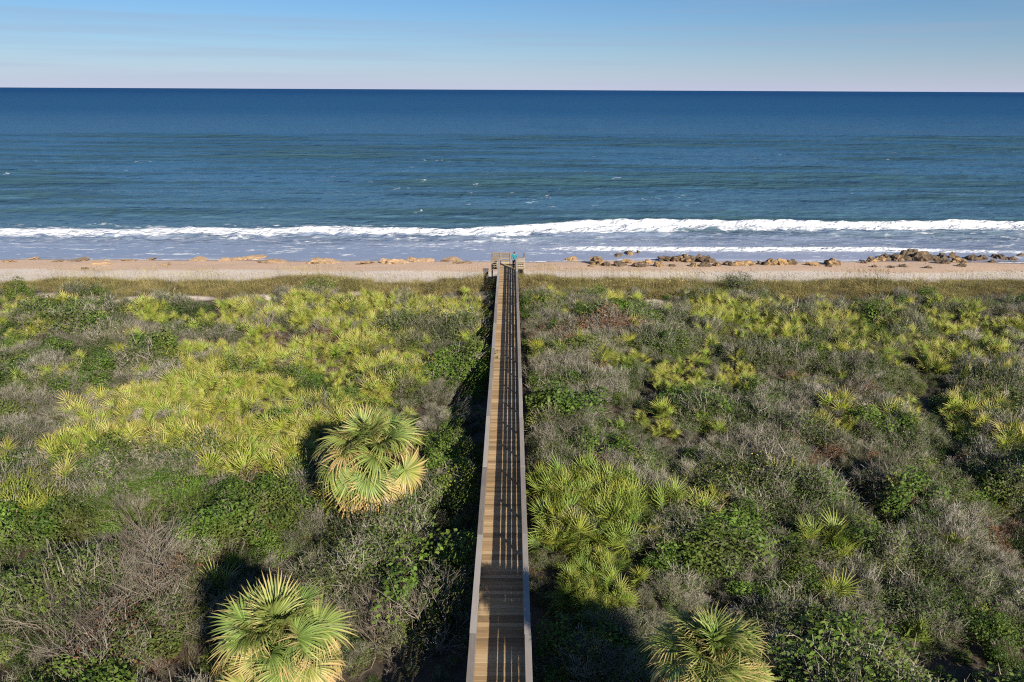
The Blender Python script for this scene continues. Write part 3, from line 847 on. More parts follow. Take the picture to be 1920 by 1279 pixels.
def grass_clump(rng, n, h, spread, lean=.35, seed_heads=3):
    b = MB()
    p0 = np.stack([rng.normal(0, spread, n), rng.normal(0, spread, n), np.full(n, -.1)], 1)
    d = np.stack([rng.normal(0, lean, n) - .10, rng.normal(0, lean, n) - .05, np.ones(n)], 1)
    hh = h * rng.uniform(.55, 1.15, (n, 1))
    mid = p0 + d * hh * .55
    tip = mid + (d * [1.9, 1.9, .62]) * hh * .45
    v, q = ribbons(p0, mid, .013, rng, .8); b.add(v, q)
    rr = rng.uniform(0, 1, n)
    b.a.setdefault('rnd', []).append(np.repeat(rr, 4))
    v, q = ribbons(mid, tip, .0105, rng, .15); b.add(v, q); b.a['rnd'].append(np.repeat(np.clip(rr + .1, 0, 1), 4))
    k = seed_heads
    if k:
        a = np.stack([rng.normal(0, spread, k), rng.normal(0, spread, k), np.full(k, .2)], 1)
        c = a + np.stack([rng.normal(-.06, .1, k), rng.normal(0, .1, k), h * rng.uniform(1.2, 1.6, k)], 1)
        v, q = ribbons(a, c, .007, rng, .8); b.add(v, q); b.a['rnd'].append(np.full(4 * k, .85))
        e = c + np.stack([rng.normal(-.08, .05, k), rng.normal(0, .05, k), rng.uniform(.02, .15, k)], 1)
        v, q = ribbons(c, e, .03, rng, .4); b.add(v, q); b.a['rnd'].append(np.full(4 * k, .95))
    return b.mesh('sea_oats', [M['grass']])
PROTO['grass'] = [grass_clump(rk, 80, .64, .2) for _ in range(4)]
PROTO['low_grass'] = [grass_clump(rk, 60, .42, .22, .5, 0) for _ in range(3)]

# ------------------------------------------------------------------ where each kind of plant grows
# stands seen in the photograph (px, py, rx, ry in the 1920 frame, kind, weight); later entries win where weights are equal
ST = [
    # left of the boardwalk
    (400, 775, 270, 75, 'palmetto', 3.5), (230, 830, 150, 45, 'palmetto', 3.0), (600, 665, 260, 42, 'palmetto', 2.2), (640, 590, 280, 40, 'palmetto', 2.2),
    (420, 690, 150, 35, 'palmetto', 1.8), (700, 710, 90, 55, 'palmetto', 3), (870, 590, 45, 35, 'palmetto', 3), (480, 850, 110, 45, 'palmetto', 2.5),
    (85, 617, 32, 12, 'palmetto', 3), (242, 662, 22, 14, 'palmetto', 3), (290, 582, 45, 14, 'palmetto', 3), (125, 855, 26, 45, 'palmetto', 4),
    (35, 950, 55, 38, 'palmetto_green', 4), (30, 570, 35, 12, 'palmetto', 2), (95, 708, 70, 14, 'palmetto', 1.6), (300, 665, 40, 25, 'leafy', 2),
    (380, 875, 30, 35, 'palmetto', 2.5), (550, 905, 25, 30, 'palmetto_green', 2.5), (25, 870, 40, 16, 'palmetto_green', 2),
    (145, 662, 85, 16, 'mat', 5), (30, 618, 45, 14, 'mat', 3), (355, 573, 45, 13, 'mat', 4), (30, 700, 55, 22, 'mat', 3), (110, 598, 40, 8, 'mat', 3),
    (60, 540, 60, 13, 'mat', 3), (560, 547, 30, 8, 'mat', 2.5), (620, 548, 24, 8, 'mat', 2.5), (80, 835, 80, 22, 'mat', 2.2),
    (565, 630, 75, 14, 'russet', 3.5), (600, 645, 80, 20, 'mat', 3), (595, 690, 65, 15, 'russet', 3.5), (610, 725, 90, 32, 'leafy', 4),
    (260, 905, 150, 42, 'olive', 3.5), (270, 965, 190, 50, 'leafy', 3.2), (440, 960, 85, 70, 'leafy', 3.0), (120, 1010, 120, 40, 'leafy', 2.4),
    (850, 840, 60, 70, 'leafy', 3.2), (875, 705, 40, 38, 'leafy', 3.2), (830, 650, 55, 30, 'olive', 2.5), (790, 700, 40, 30, 'twiggy', 2), (830, 760, 45, 40, 'twiggy', 2.2),
    (100, 770, 160, 60, 'twiggy', 3), (300, 860, 50, 18, 'twiggy', 3), (180, 615, 180, 40, 'twiggy', 1.4), (260, 700, 60, 25, 'twiggy', 2),
    (170, 1150, 260, 120, 'bare', 2.0), (120, 1120, 200, 100, 'olive', .9), (720, 1060, 130, 110, 'twiggy', 1.0), (780, 1180, 100, 90, 'bare', 1.8), (720, 1090, 130, 110, 'olive', 2.0), (230, 1120, 60, 40, 'olive', 2),
    # right of the boardwalk
    (1330, 580, 60, 22, 'palmetto', 3), (1480, 600, 160, 40, 'palmetto', 2.0), (1700, 620, 220, 50, 'palmetto', 2.1), (1860, 650, 120, 70, 'palmetto', 1.5),
    (1265, 700, 50, 35, 'palmetto', 2.6), (1385, 705, 42, 28, 'palmetto', 3), (1228, 785, 32, 24, 'palmetto', 3.2), (1565, 785, 62, 32, 'palmetto', 3.2),
    (1160, 676, 42, 16, 'palmetto_green', 3.4), (1700, 770, 40, 30, 'palmetto', 3), (1830, 770, 60, 40, 'palmetto', 2.4), (1770, 680, 40, 20, 'palmetto', 2.6), (1910, 830, 30, 30, 'palmetto', 2),
    (1105, 955, 112, 78, 'palmetto_green', 6), (1110, 1090, 70, 60, 'palmetto_green', 5), (1020, 960, 40, 60, 'palmetto_green', 5), (1250, 955, 30, 26, 'palmetto_green', 3.5), (1325, 965, 28, 16, 'palmetto', 3),
    (1480, 900, 36, 22, 'palmetto_green', 2.2), (1565, 1020, 40, 24, 'palmetto_green', 3),
    (1130, 598, 40, 16, 'leafy', 3), (1420, 1075, 55, 45, 'leafy', 4), (1300, 1040, 60, 40, 'leafy', 2), (1030, 600, 30, 20, 'leafy', 1.8), (1650, 1220, 160, 50, 'vine', 2.0),
    (1880, 1230, 90, 60, 'leafy', 2.4), (1600, 1150, 60, 40, 'vine', 1.6), (1500, 940, 50, 35, 'olive', 2.2), (1680, 960, 40, 30, 'leafy', 2), (1850, 920, 70, 30, 'leafy', 1.6),
    (1045, 618, 45, 26, 'russet', 3), (1150, 615, 22, 12, 'russet', 2.4), (1545, 850, 32, 12, 'russet', 3), (1670, 930, 28, 12, 'russet', 2.4), (1880, 985, 50, 26, 'russet', 2.4),
    (1050, 720, 110, 60, 'twiggy', 1.8), (1200, 860, 180, 50, 'twiggy', 1.8), (1500, 760, 120, 40, 'twiggy', 1.2), (1560, 870, 200, 40, 'twiggy', 1.6),
    (1290, 640, 90, 26, 'olive', 1.8), (1180, 730, 40, 20, 'olive', 1.8), (1430, 640, 60, 16, 'mat', 1.6), (1800, 1060, 160, 90, 'twiggy', 1.5), (1450, 1180, 130, 90, 'twiggy', 1.2), (1750, 1000, 180, 70, 'olive', .9),
]
PALMS = [  # crown centre pixel and height, crown scale, yaw
    (690, 856, 2.75, 1.36, .4), (522, 1212, 3.45, 1.02, 1.9), (1332, 1250, 5.5, .82, 3.2)]
palm_xy = []
for px, py, cz, sc_, yw in PALMS:
    x, y = at(px, py, cz); palm_xy.append((x, y, cz, sc_, yw))

cell = .80
gx_ = np.arange(-72, 72, cell); gy_ = np.arange(7, 66.5, cell)
PX, PY = np.meshgrid(gx_, gy_)
PX = (PX + RNG.uniform(-.42, .42, PX.shape) * cell).ravel(); PY = (PY + RNG.uniform(-.42, .42, PY.shape) * cell).ravel()
keep = (np.abs(PX) < 6 + (.80 * (PY * .944 + 5.6))) & (np.abs(PX - BX) > 1.3)
PX, PY = PX[keep], PY[keep]
# palmetto stands are denser than the scrub round them
ex, ey = np.meshgrid(np.arange(-60, 60, .85), np.arange(12, 60, .85))
ex = (ex + RNG.uniform(-.45, .45, ex.shape) * .85).ravel(); ey = (ey + RNG.uniform(-.45, .45, ey.shape) * .85).ravel()
eu, ev = project(np.stack([ex, ey, ground(ex, ey) + .55], -1))
ef = np.zeros(len(ex))
for cx, cy, rx, ry, kn, wt in ST:
    if kn.startswith('palmetto'): ef = np.maximum(ef, min(1, wt / 4.5) * (1 - sstep(.7, 1.1, np.hypot((eu - cx) / rx, (ev - cy) / ry))))
ek = (ef > RNG.uniform(.1, 1, len(ex))) & (np.abs(ex - BX) > 1.6)
NEXTRA = int(ek.sum())
PX = np.concatenate([PX, ex[ek]]); PY = np.concatenate([PY, ey[ek]])
PZ = ground(PX, PY)
uu, vv = project(np.stack([PX, PY, PZ + .55], -1))
uj = uu + 26 * (fbm(PX / 2.2, PY / 2.2, 201, 3) - .5) * 2; vj = vv + 10 * (fbm(PX / 2.2, PY / 2.2, 205, 3) - .5) * 2
names = ['twiggy', 'olive', 'leafy', 'mat', 'russet', 'vine', 'palmetto', 'palmetto_green', 'bare', 'grass', 'none']
W = np.zeros((len(PX), len(names)))
side = PX > BX
n1 = .6 * fbm(PX / 2.4, PY / 2.4, 301, 2) + .4 * fbm(PX / 8, PY / 8, 307, 2)
W[:, 0] = .85 + 7 * (n1 - .5)
W[:, 1] = 1.1 - 7 * (n1 - .5)
W[:, 2] = .34; W[:, 4] = .05; W[:, 5] = .08
W[:, 6] = np.where(PY > 40, .30, .05); W[:, 3] = .15
W = np.maximum(W, .01)
for cx, cy, rx, ry, kn, wt in ST:
    f = 1 - sstep(.7, 1.15, np.hypot((uj - cx) / rx, (vj - cy) / ry))
    W[:, names.index(kn)] += wt * f
    if wt >= 2.2:
        oth = [i for i in range(len(names)) if i != names.index(kn)]
        W[:, oth] *= (1 - .70 * f)[:, None]
ridge = sstep(56.6, 58.6, PY + 2.5 * (fbm(PX / 6, PY / 6, 401, 3) - .5))
W *= (1 - .97 * ridge)[:, None]
W[:, :9] *= (1 - sstep(58.5, 60, PY))[:, None]
W[:, 9] += ridge * 3
W[:, 10] += 9 * sandy_mask(PX, PY, PZ + .3, 9) + 8 * sstep(64.6, 66.0, PY + 2.0 * (fbm(PX / 6, PX * 0 + 4, 405, 3) - .5))
for x, y, cz, sc_, yw in palm_xy[:2]:
    W[:, 10] += 4 * (np.hypot(PX - x, PY - y) < .5)
near_walk = np.abs(PX - BX) < 1.7
W[near_walk, 6] *= .3; W[near_walk, 7] *= .5
cum = np.cumsum(W / W.sum(1, keepdims=True), 1)
kind = (RNG.uniform(0, 1, (len(PX), 1)) > cum).sum(1)
kind = np.minimum(kind, len(names) - 1)
kind[-NEXTRA:] = np.where(W[-NEXTRA:, 7] > W[-NEXTRA:, 6], 7, 6)
hmod = np.clip(.98 + 1.9 * (fbm(PX / 2.6, PY / 2.6, 501, 2) - .5) * 1.35, .35, 1.85)
edge_k = np.where(np.abs(PX - BX) < 2.0, np.where(PX < BX, .95, .72), np.where((PX < BX) & (np.abs(PX - BX) < 3.4) & (PY > 27) & (PY < 52), 1.3, 1.0))          # kept low along the walkway
SCL = 1.12 * hmod * edge_k * RNG.uniform(.75, 1.25, len(PX)) * np.where(PY < 26, 1.06, 1.0)
isp0 = (kind == names.index('palmetto')) | (kind == names.index('palmetto_green')) | (kind == names.index('bare'))
YAW = np.where(isp0, RNG.uniform(0, 2 * np.pi, len(PX)), RNG.integers(0, 2, len(PX)) * np.pi + RNG.normal(0, .45, len(PX)))   # canopies drawn out along the shore
STR = np.where(isp0 | (np.abs(PX - BX) < 2.3), 1.0, RNG.uniform(1.05, 1.5, len(PX)))
SCL = np.where(np.abs(PX - BX) < 2.0, np.minimum(SCL, (np.abs(PX - BX) - .80) / .85), SCL)
isp = (kind == names.index('palmetto')) | (kind == names.index('palmetto_green'))
SCL = np.where(isp, np.clip(SCL, .72, 1.12), SCL)
SCL = np.where(kind == 0, np.minimum(SCL, 1.3), SCL)
VAR = RNG.integers(0, 100, len(PX))
TX, TY = RNG.normal(0, .09, len(PX)), RNG.normal(0, .09, len(PX))

def gn_scatter(name, pts, rots, scls, vars_, meshes, label, tag_kind='stuff', parent=None):
    """one object that carries a mass of alike plants"""
    pc = bpy.data.collections.new(name + '_source')
    for i, me in enumerate(meshes):
        pc.objects.link(bpy.data.objects.new('%s_source_%02d' % (name, i), me))
    me = bpy.data.meshes.new(name)
    me.vertices.add(len(pts)); me.vertices.foreach_set('co', np.asarray(pts, np.float32).ravel())
    a = me.attributes.new('rot', 'FLOAT_VECTOR', 'POINT'); a.data.foreach_set('vector', np.asarray(rots, np.float32).ravel())
    a = me.attributes.new('scl', 'FLOAT_VECTOR', 'POINT'); a.data.foreach_set('vector', np.asarray(scls, np.float32).ravel())
    a = me.attributes.new('var', 'INT', 'POINT'); a.data.foreach_set('value', np.asarray(vars_, np.int32))
    me.update()
    o = link(name, me)
    ng = bpy.data.node_groups.new(name + '_scatter', 'GeometryNodeTree')
    ng.interface.new_socket('Geometry', in_out='INPUT', socket_type='NodeSocketGeometry')
    ng.interface.new_socket('Geometry', in_out='OUTPUT', socket_type='NodeSocketGeometry')
    N, L = ng.nodes, ng.links
    gi, go = N.new('NodeGroupInput'), N.new('NodeGroupOutput')
    ci = N.new('GeometryNodeCollectionInfo'); ci.inputs['Collection'].default_value = pc
    ci.inputs['Separate Children'].default_value = True; ci.inputs['Reset Children'].default_value = True
    ip = N.new('GeometryNodeInstanceOnPoints'); ip.inputs['Pick Instance'].default_value = True
    def na(nm, ty):
        n = N.new('GeometryNodeInputNamedAttribute'); n.data_type = ty; n.inputs['Name'].default_value = nm
        return n.outputs['Attribute']
    L.new(gi.outputs[0], ip.inputs['Points']); L.new(ci.outputs[0], ip.inputs['Instance'])
    L.new(na('var', 'INT'), ip.inputs['Instance Index'])
    L.new(na('rot', 'FLOAT_VECTOR'), ip.inputs['Rotation'])
    L.new(na('scl', 'FLOAT_VECTOR'), ip.inputs['Scale'])
    L.new(ip.outputs[0], go.inputs[0])
    mod = o.modifiers.new('scatter', 'NODES'); mod.node_group = ng
    tag(o, label, kind=tag_kind)
    return o

def zone(x, y, sc):
    u, v = project(np.array([[x, y, .6]]))
    sd = 'left' if x < BX else 'right'
    q = abs(u[0] - 957) / 960
    lat = ('close %s side' if q < .18 else 'inner %s scrub' if q < .45 else 'outer %s scrub' if q < .75 else 'far %s edge') % sd
    dep = ('bottom foreground' if y < 19 else 'foreground' if y < 24 else 'near midground' if y < 30 else 'midground' if y < 37 else
           'middle distance' if y < 48 else 'below dune grass')
    size = 'small' if sc < .8 else 'large' if sc > 1.12 else 'medium'
    return size, dep, lat
def ordinal(n):
    ones = ['', 'first', 'second', 'third', 'fourth', 'fifth', 'sixth', 'seventh', 'eighth', 'ninth', 'tenth', 'eleventh', 'twelfth', 'thirteenth',
            'fourteenth', 'fifteenth', 'sixteenth', 'seventeenth', 'eighteenth', 'nineteenth']
    tens = ['', '', 'twent', 'thirt', 'fort', 'fift', 'sixt', 'sevent', 'eight', 'ninet']
    if n < 20: return ones[n]
    if n < 100: return tens[n // 10] + ('ieth' if n % 10 == 0 else 'y-' + ones[n % 10])
    return str(n) + 'th'
INFO = {
    'twiggy': ('twiggy_shrub', 'grey twiggy shrub', 'shrub', 'scattered grey twiggy shrubs filling the scrub'),
    'olive': ('olive_shrub', 'olive shrub', 'shrub', 'low olive shrubs filling the scrub'),
    'leafy': ('leafy_shrub', 'green leafy shrub', 'shrub', 'far green shrubs among the scrub'),
    'mat': ('low_green_shrub', 'dark green mat shrub', 'shrub', 'dark green mats among the scrub'),
    'russet': ('russet_shrub', 'russet shrub', 'shrub', 'far russet shrubs'),
    'vine': ('yellow_green_shrub', 'yellow-green vine shrub', 'shrub', 'far yellow-green shrubs'),
    'palmetto': ('saw_palmetto', 'yellow-green saw palmetto', 'palmetto', 'far saw palmettos reading as one yellow-green mass'),
    'palmetto_green': ('green_palmetto', 'deep green saw palmetto', 'palmetto', 'far green palmettos'),
    'bare': ('bare_bush', 'leafless grey bush', 'bush', 'far bare bushes'),
}
in_view = (uu > -60) & (uu < 1980) & (vv < 1340)
dist = np.hypot(PX, PY)
for kn, (oname, look, cat, mass_label) in INFO.items():
    idx = np.where(kind == names.index(kn))[0]
    iv = idx[in_view[idx]]
    iv = iv[np.argsort(dist[iv] / SCL[iv])]
    single = set(iv[:300].tolist())
    protos = PROTO[kn]
    count, order = {}, {}
    for i in sorted(iv[:300].tolist(), key=lambda j: abs(PX[j] - BX)):
        zk = zone(PX[i], PY[i], SCL[i])[1:]
        count[zk] = count.get(zk, 0) + 1; order[i] = count[zk]
    for rank, i in enumerate(iv[:300]):
        loc = (PX[i], PY[i], PZ[i] - .04)
        rot = (TX[i], TY[i], YAW[i]); s = float(SCL[i])
        sz_, dep_, lat_ = zone(PX[i], PY[i], s); lab = '%s %s, %s from boardwalk, %s, %s' % (sz_, look, ordinal(order[i]), dep_, lat_)
        grp = '%ss, %s, %s' % (look, dep_, lat_)
        if kn.startswith('palmetto') and PY[i] < 34:
            r_ = np.random.default_rng(1000 + int(i))
            root = link(oname, None, loc=loc, rot=rot, scale=(s * 1.12,) * 3 if kn == 'palmetto_green' else (s * 1.08,) * 3)
            fm = PALM_ME if kn == 'palmetto' else PALM_ME_G
            for yaw, e, tw, fs, ox, oy in palmetto_layout(r_, 14 if kn == 'palmetto_green' else 11):
                f = link('frond', fm[r_.integers(3)], root, loc=(ox, oy, .05))
                f.rotation_euler = frond_rot(yaw, e, tw).to_euler(); f.scale = (fs,) * 3
                ag = float(np.clip(r_.normal(.1, .16), 0, .8)); f.color = (ag, ag, ag, 1)
        elif kn in PARTS and PY[i] < 27:
            root = link(oname, None, loc=loc, rot=rot, scale=(s * STR[i], s * .95, s))
            bme, fme = PARTS[kn][VAR[i] % 4]
            link('branches', bme, root); link('foliage', fme, root)
        else:
            k_ = s * (1.05 if kn.startswith('palmetto') else 1.0)
            root = link(oname, protos[VAR[i] % len(protos)], loc=loc, rot=rot, scale=(k_ * STR[i], k_ * (.95 if STR[i] > 1 else 1), k_))
            root.color = (.12, .12, .12, 1)
        tag(root, lab, cat, grp)
    rest = np.array([i for i in idx if i not in single], int)
    if len(rest):
        s = SCL[rest]
        o = gn_scatter(oname + '_mass', np.stack([PX[rest], PY[rest], PZ[rest] - .04], -1), np.stack([TX[rest], TY[rest], YAW[rest]], -1),
                       np.stack([s * STR[rest], s, s], -1), VAR[rest] % len(protos), protos, mass_label)
        o.color = (.12, .12, .12, 1)
# low undergrowth that fills the gaps between the shrubs
c2_ = .72
fx, fy = np.meshgrid(np.arange(-70, 70, c2_), np.arange(8, 66.5, c2_))
fx = (fx + RNG.uniform(-.5, .5, fx.shape) * c2_).ravel(); fy = (fy + RNG.uniform(-.5, .5, fy.shape) * c2_).ravel()
kp = (np.abs(fx) < 6 + .80 * (fy * .944 + 5.6)) & (np.abs(fx - BX) > .95)
fx, fy = fx[kp], fy[kp]; fz = ground(fx, fy)
kp = (sandy_mask(fx, fy, fz + .3, 6) < .35) | (RNG.uniform(size=len(fx)) < .12)
kp &= (fy < 63.5) & (RNG.uniform(size=len(fx)) < np.where(fy < 24, 1.0, .42))
fx, fy, fz = fx[kp], fy[kp], fz[kp]
n_ = len(fx); s = RNG.uniform(.6, 1.0, n_)
pm = PROTO['low_grass'] + [PROTO['olive'][0], PROTO['mat'][1], PROTO['twiggy'][2]]
vi = RNG.integers(0, len(pm), n_); s = np.where(vi >= 3, s * .45, s * .7)
gn_scatter('undergrowth', np.stack([fx, fy, fz], -1), np.stack([np.zeros(n_), np.zeros(n_), RNG.uniform(0, 6.28, n_)], -1),
           np.stack([s, s, s], -1), vi, pm, 'low grass and seedlings between the shrubs')
# sea oats on the dune ridge
gi_x, gi_y = np.meshgrid(np.arange(-68, 68, .42), np.arange(55, 67.5, .42))
gi_x = (gi_x + RNG.uniform(-.5, .5, gi_x.shape) * .42).ravel(); gi_y = (gi_y + RNG.uniform(-.5, .5, gi_y.shape) * .42).ravel()
gi_z = ground(gi_x, gi_y)
lo = 57.6 + 2.4 * (fbm(gi_x / 6, gi_y / 6, 401, 3) - .5) * 2; hi = 64.3 + 3.2 * (fbm(gi_x / 9, gi_x * 0 + 4, 405, 4, .6) - .5) * 2
pr = sstep(0, 1.5, gi_y - lo) * np.maximum(1 - sstep(-.8, .7, gi_y - hi), .10 * (gi_y < hi + 2.2)) * (1 - .96 * sandy_mask(gi_x, gi_y, gi_z + .3, 4)) * (.55 + .9 * fbm(gi_x / 2.5, gi_y / 2.5, 611, 2))
kp = (RNG.uniform(size=pr.shape) < pr) & (np.abs(gi_x - BX) > 1.0)
kp &= ~((np.abs(gi_x - BX) < 1.75) & (gi_y > 65.3))
gi_x, gi_y, gi_z = gi_x[kp], gi_y[kp], gi_z[kp]; n_ = len(gi_x)
s = RNG.uniform(.75, 1.2, n_) * (.35 + 1.25 * fbm(gi_x / 4, gi_y / 4, 621, 3)) * np.where(np.abs(gi_x - BX) < 2.2, .75, 1)
gn_scatter('dune_grass', np.stack([gi_x, gi_y, gi_z], -1), np.stack([np.zeros(n_), np.zeros(n_), RNG.uniform(-1, 1, n_)], -1),
           np.stack([s, s, s], -1), RNG.integers(0, 4, n_), PROTO['grass'], 'tan and olive dune grass along the ridge above the beach')

# ------------------------------------------------------------------ cabbage palms
M['trunk'] = simple_mat('palm_trunk', (.17, .13, .10), .9, .5, 14)
def palm_trunk(h, r):
    rr = np.random.default_rng(int(h * 100))
    n, m_ = 18, 12
    b = MB(); v = []
    for i in range(n):
        z = -.3 + (h + .3) * i / (n - 1)
        for k in range(m_):
            a = 2 * math.pi * k / m_ + (i % 2) * .26
            q = r * (1.12 - .25 * i / n) * (1 + (.12 if (i + k) % 2 else -.05)) * rr.uniform(.93, 1.07)
            v.append((q * math.cos(a), q * math.sin(a), z))
    qd = [[i * m_ + k, i * m_ + (k + 1) % m_, (i + 1) * m_ + (k + 1) % m_, (i + 1) * m_ + k] for i in range(n - 1) for k in range(m_)]
    b.add(np.array(v), qd)
    return b.mesh('trunk', [M['trunk']])
def cabbage_palm(x, y, cz, sc_, yw, label, seed, nf=92):
    r_ = np.random.default_rng(seed)
    z0 = gz(x, y)
    root = link('cabbage_palm', None, loc=(x, y, z0))
    tag(root, label, 'palm tree', 'cabbage palms standing above the scrub')
    hc = cz - z0
    link('trunk', palm_trunk(hc - .3, .19), root)
    for i in range(nf):
        t = i / (nf - 1)
        yaw = yw + i * 2.39996 + r_.normal(0, .12)
        e = rad(84) - rad(124) * t ** .9 + r_.normal(0, .16)
        ag = float(np.clip((t - .10) * .52 + r_.normal(0, .13), 0.0, .95))
        vi = 0 if t < .2 else (1 if t < .5 else (2 if t < .8 else 3))
        f = link('frond', SABAL_ME[vi], root, loc=(0, 0, hc - .06 - .55 * t))
        f.rotation_euler = frond_rot(yaw, e, r_.normal(0, .6)).to_euler()
        s = sc_ * r_.uniform(.72, 1.15) * (.85 + .15 * min(1, t * 3))
        f.scale = (s, s, s); f.color = (ag, ag, ag, 1)
    return root
PL = ['largest cabbage palm with orange-tipped fronds, standing alone left of the boardwalk',
      'cabbage palm at the bottom of the photo left of the boardwalk, broad green fans',
      'cabbage palm cut by the bottom edge right of the boardwalk, tan upper fronds']
for k, (x, y, cz, sc_, yw) in enumerate(palm_xy):
    cabbage_palm(x, y, cz, sc_, yw, PL[k], 40 + k)

# two taller palms stand behind the camera's lower right corner: their shade lies over the palmettos by the walkway
cabbage_palm(9.6, 6.9, 7.2, 1.05, .3, 'taller cabbage palm below the photo whose shade darkens the palmettos', 50)
cabbage_palm(8.4, 5.2, 7.6, 1.05, 1.3, 'second tall cabbage palm below the photo, nearer the boardwalk', 51)

# ------------------------------------------------------------------ rocks on the beach
def rock_material():
    m, N, L = nmat('coquina_rock')
    oi = N.new('ShaderNodeObjectInfo')
    g = N.new('ShaderNodeNewGeometry')
    def noise(s, d=5):
        n = N.new('ShaderNodeTexNoise'); n.inputs['Scale'].default_value = s; n.inputs['Detail'].default_value = d; n.inputs['Roughness'].default_value = .7
        L.new(g.outputs['Position'], n.inputs['Vector']); return n.outputs['Fac']
    c = mix_col(N, L, noise(3.0), (.26, .16, .07), (.50, .33, .16))
    sep = N.new('ShaderNodeSeparateColor'); L.new(oi.outputs['Color'], sep.inputs[0])
    k = math_node(N, L, 'ADD', noise(1.7), math_node(N, L, 'MULTIPLY_ADD', sep.outputs[0], .55, -.10))
    kr = N.new('ShaderNodeMapRange'); kr.inputs['From Min'].default_value = .5; kr.inputs['From Max'].default_value = .6; kr.inputs['To Max'].default_value = .88
    L.new(k, kr.inputs['Value'])
    c = mix_col(N, L, kr.outputs['Result'], c, (.055, .045, .035))
    c = mix_col(N, L, math_node(N, L, 'MULTIPLY', sep.outputs[1], .8), c, (.60, .41, .25))
    b = N.new('ShaderNodeBsdfPrincipled'); b.inputs['Roughness'].default_value = .85
    L.new(c, b.inputs['Base Color'])
    bp = N.new('ShaderNodeBump'); bp.inputs['Distance'].default_value = .15; bp.inputs['Strength'].default_value = .9
    L.new(noise(6.0, 7), bp.inputs['Height']); L.new(bp.outputs[0], b.inputs['Normal'])
    out = N.new('ShaderNodeOutputMaterial'); L.new(b.outputs[0], out.inputs['Surface'])
    return m
M['rock'] = rock_material()
def rock_mesh(seed):
    import bmesh
    from mathutils import noise as mn
    bm = bmesh.new()
    bmesh.ops.create_icosphere(bm, subdivisions=3, radius=1.0)
    sd = Vector((seed * 7.3, seed * 3.1, seed * 1.7))
    for v in bm.verts:
        p = v.co.copy()
        d = 1 + .55 * mn.noise(p * 1.2 + sd) + .42 * mn.noise(p * 2.6 + sd) + .26 * mn.noise(p * 5.5 + sd)
        # break into ledges
        q = p * d
        q.z = q.z * .7 + .3 * round(q.z * 2.5) / 2.5
        q.x = q.x * .8 + .2 * round(q.x * 2.0) / 2.0
        v.co = q
    me = bpy.data.meshes.new('beach_rock'); bm.to_mesh(me); bm.free()
    me.materials.append(M['rock'])
    return me
ROCK = [rock_mesh(i + 1) for i in range(9)]
ORD = ['leftmost', 'second', 'third', 'fourth', 'fifth', 'sixth', 'seventh', 'eighth', 'ninth', 'tenth', 'eleventh', 'twelfth', 'thirteenth', 'fourteenth',
       'fifteenth', 'sixteenth', 'seventeenth', 'eighteenth', 'nineteenth', 'twentieth', 'twenty-first', 'twenty-second', 'twenty-third', 'twenty-fourth',
       'twenty-fifth', 'twenty-sixth', 'twenty-seventh', 'twenty-eighth', 'twenty-ninth', 'thirtieth']
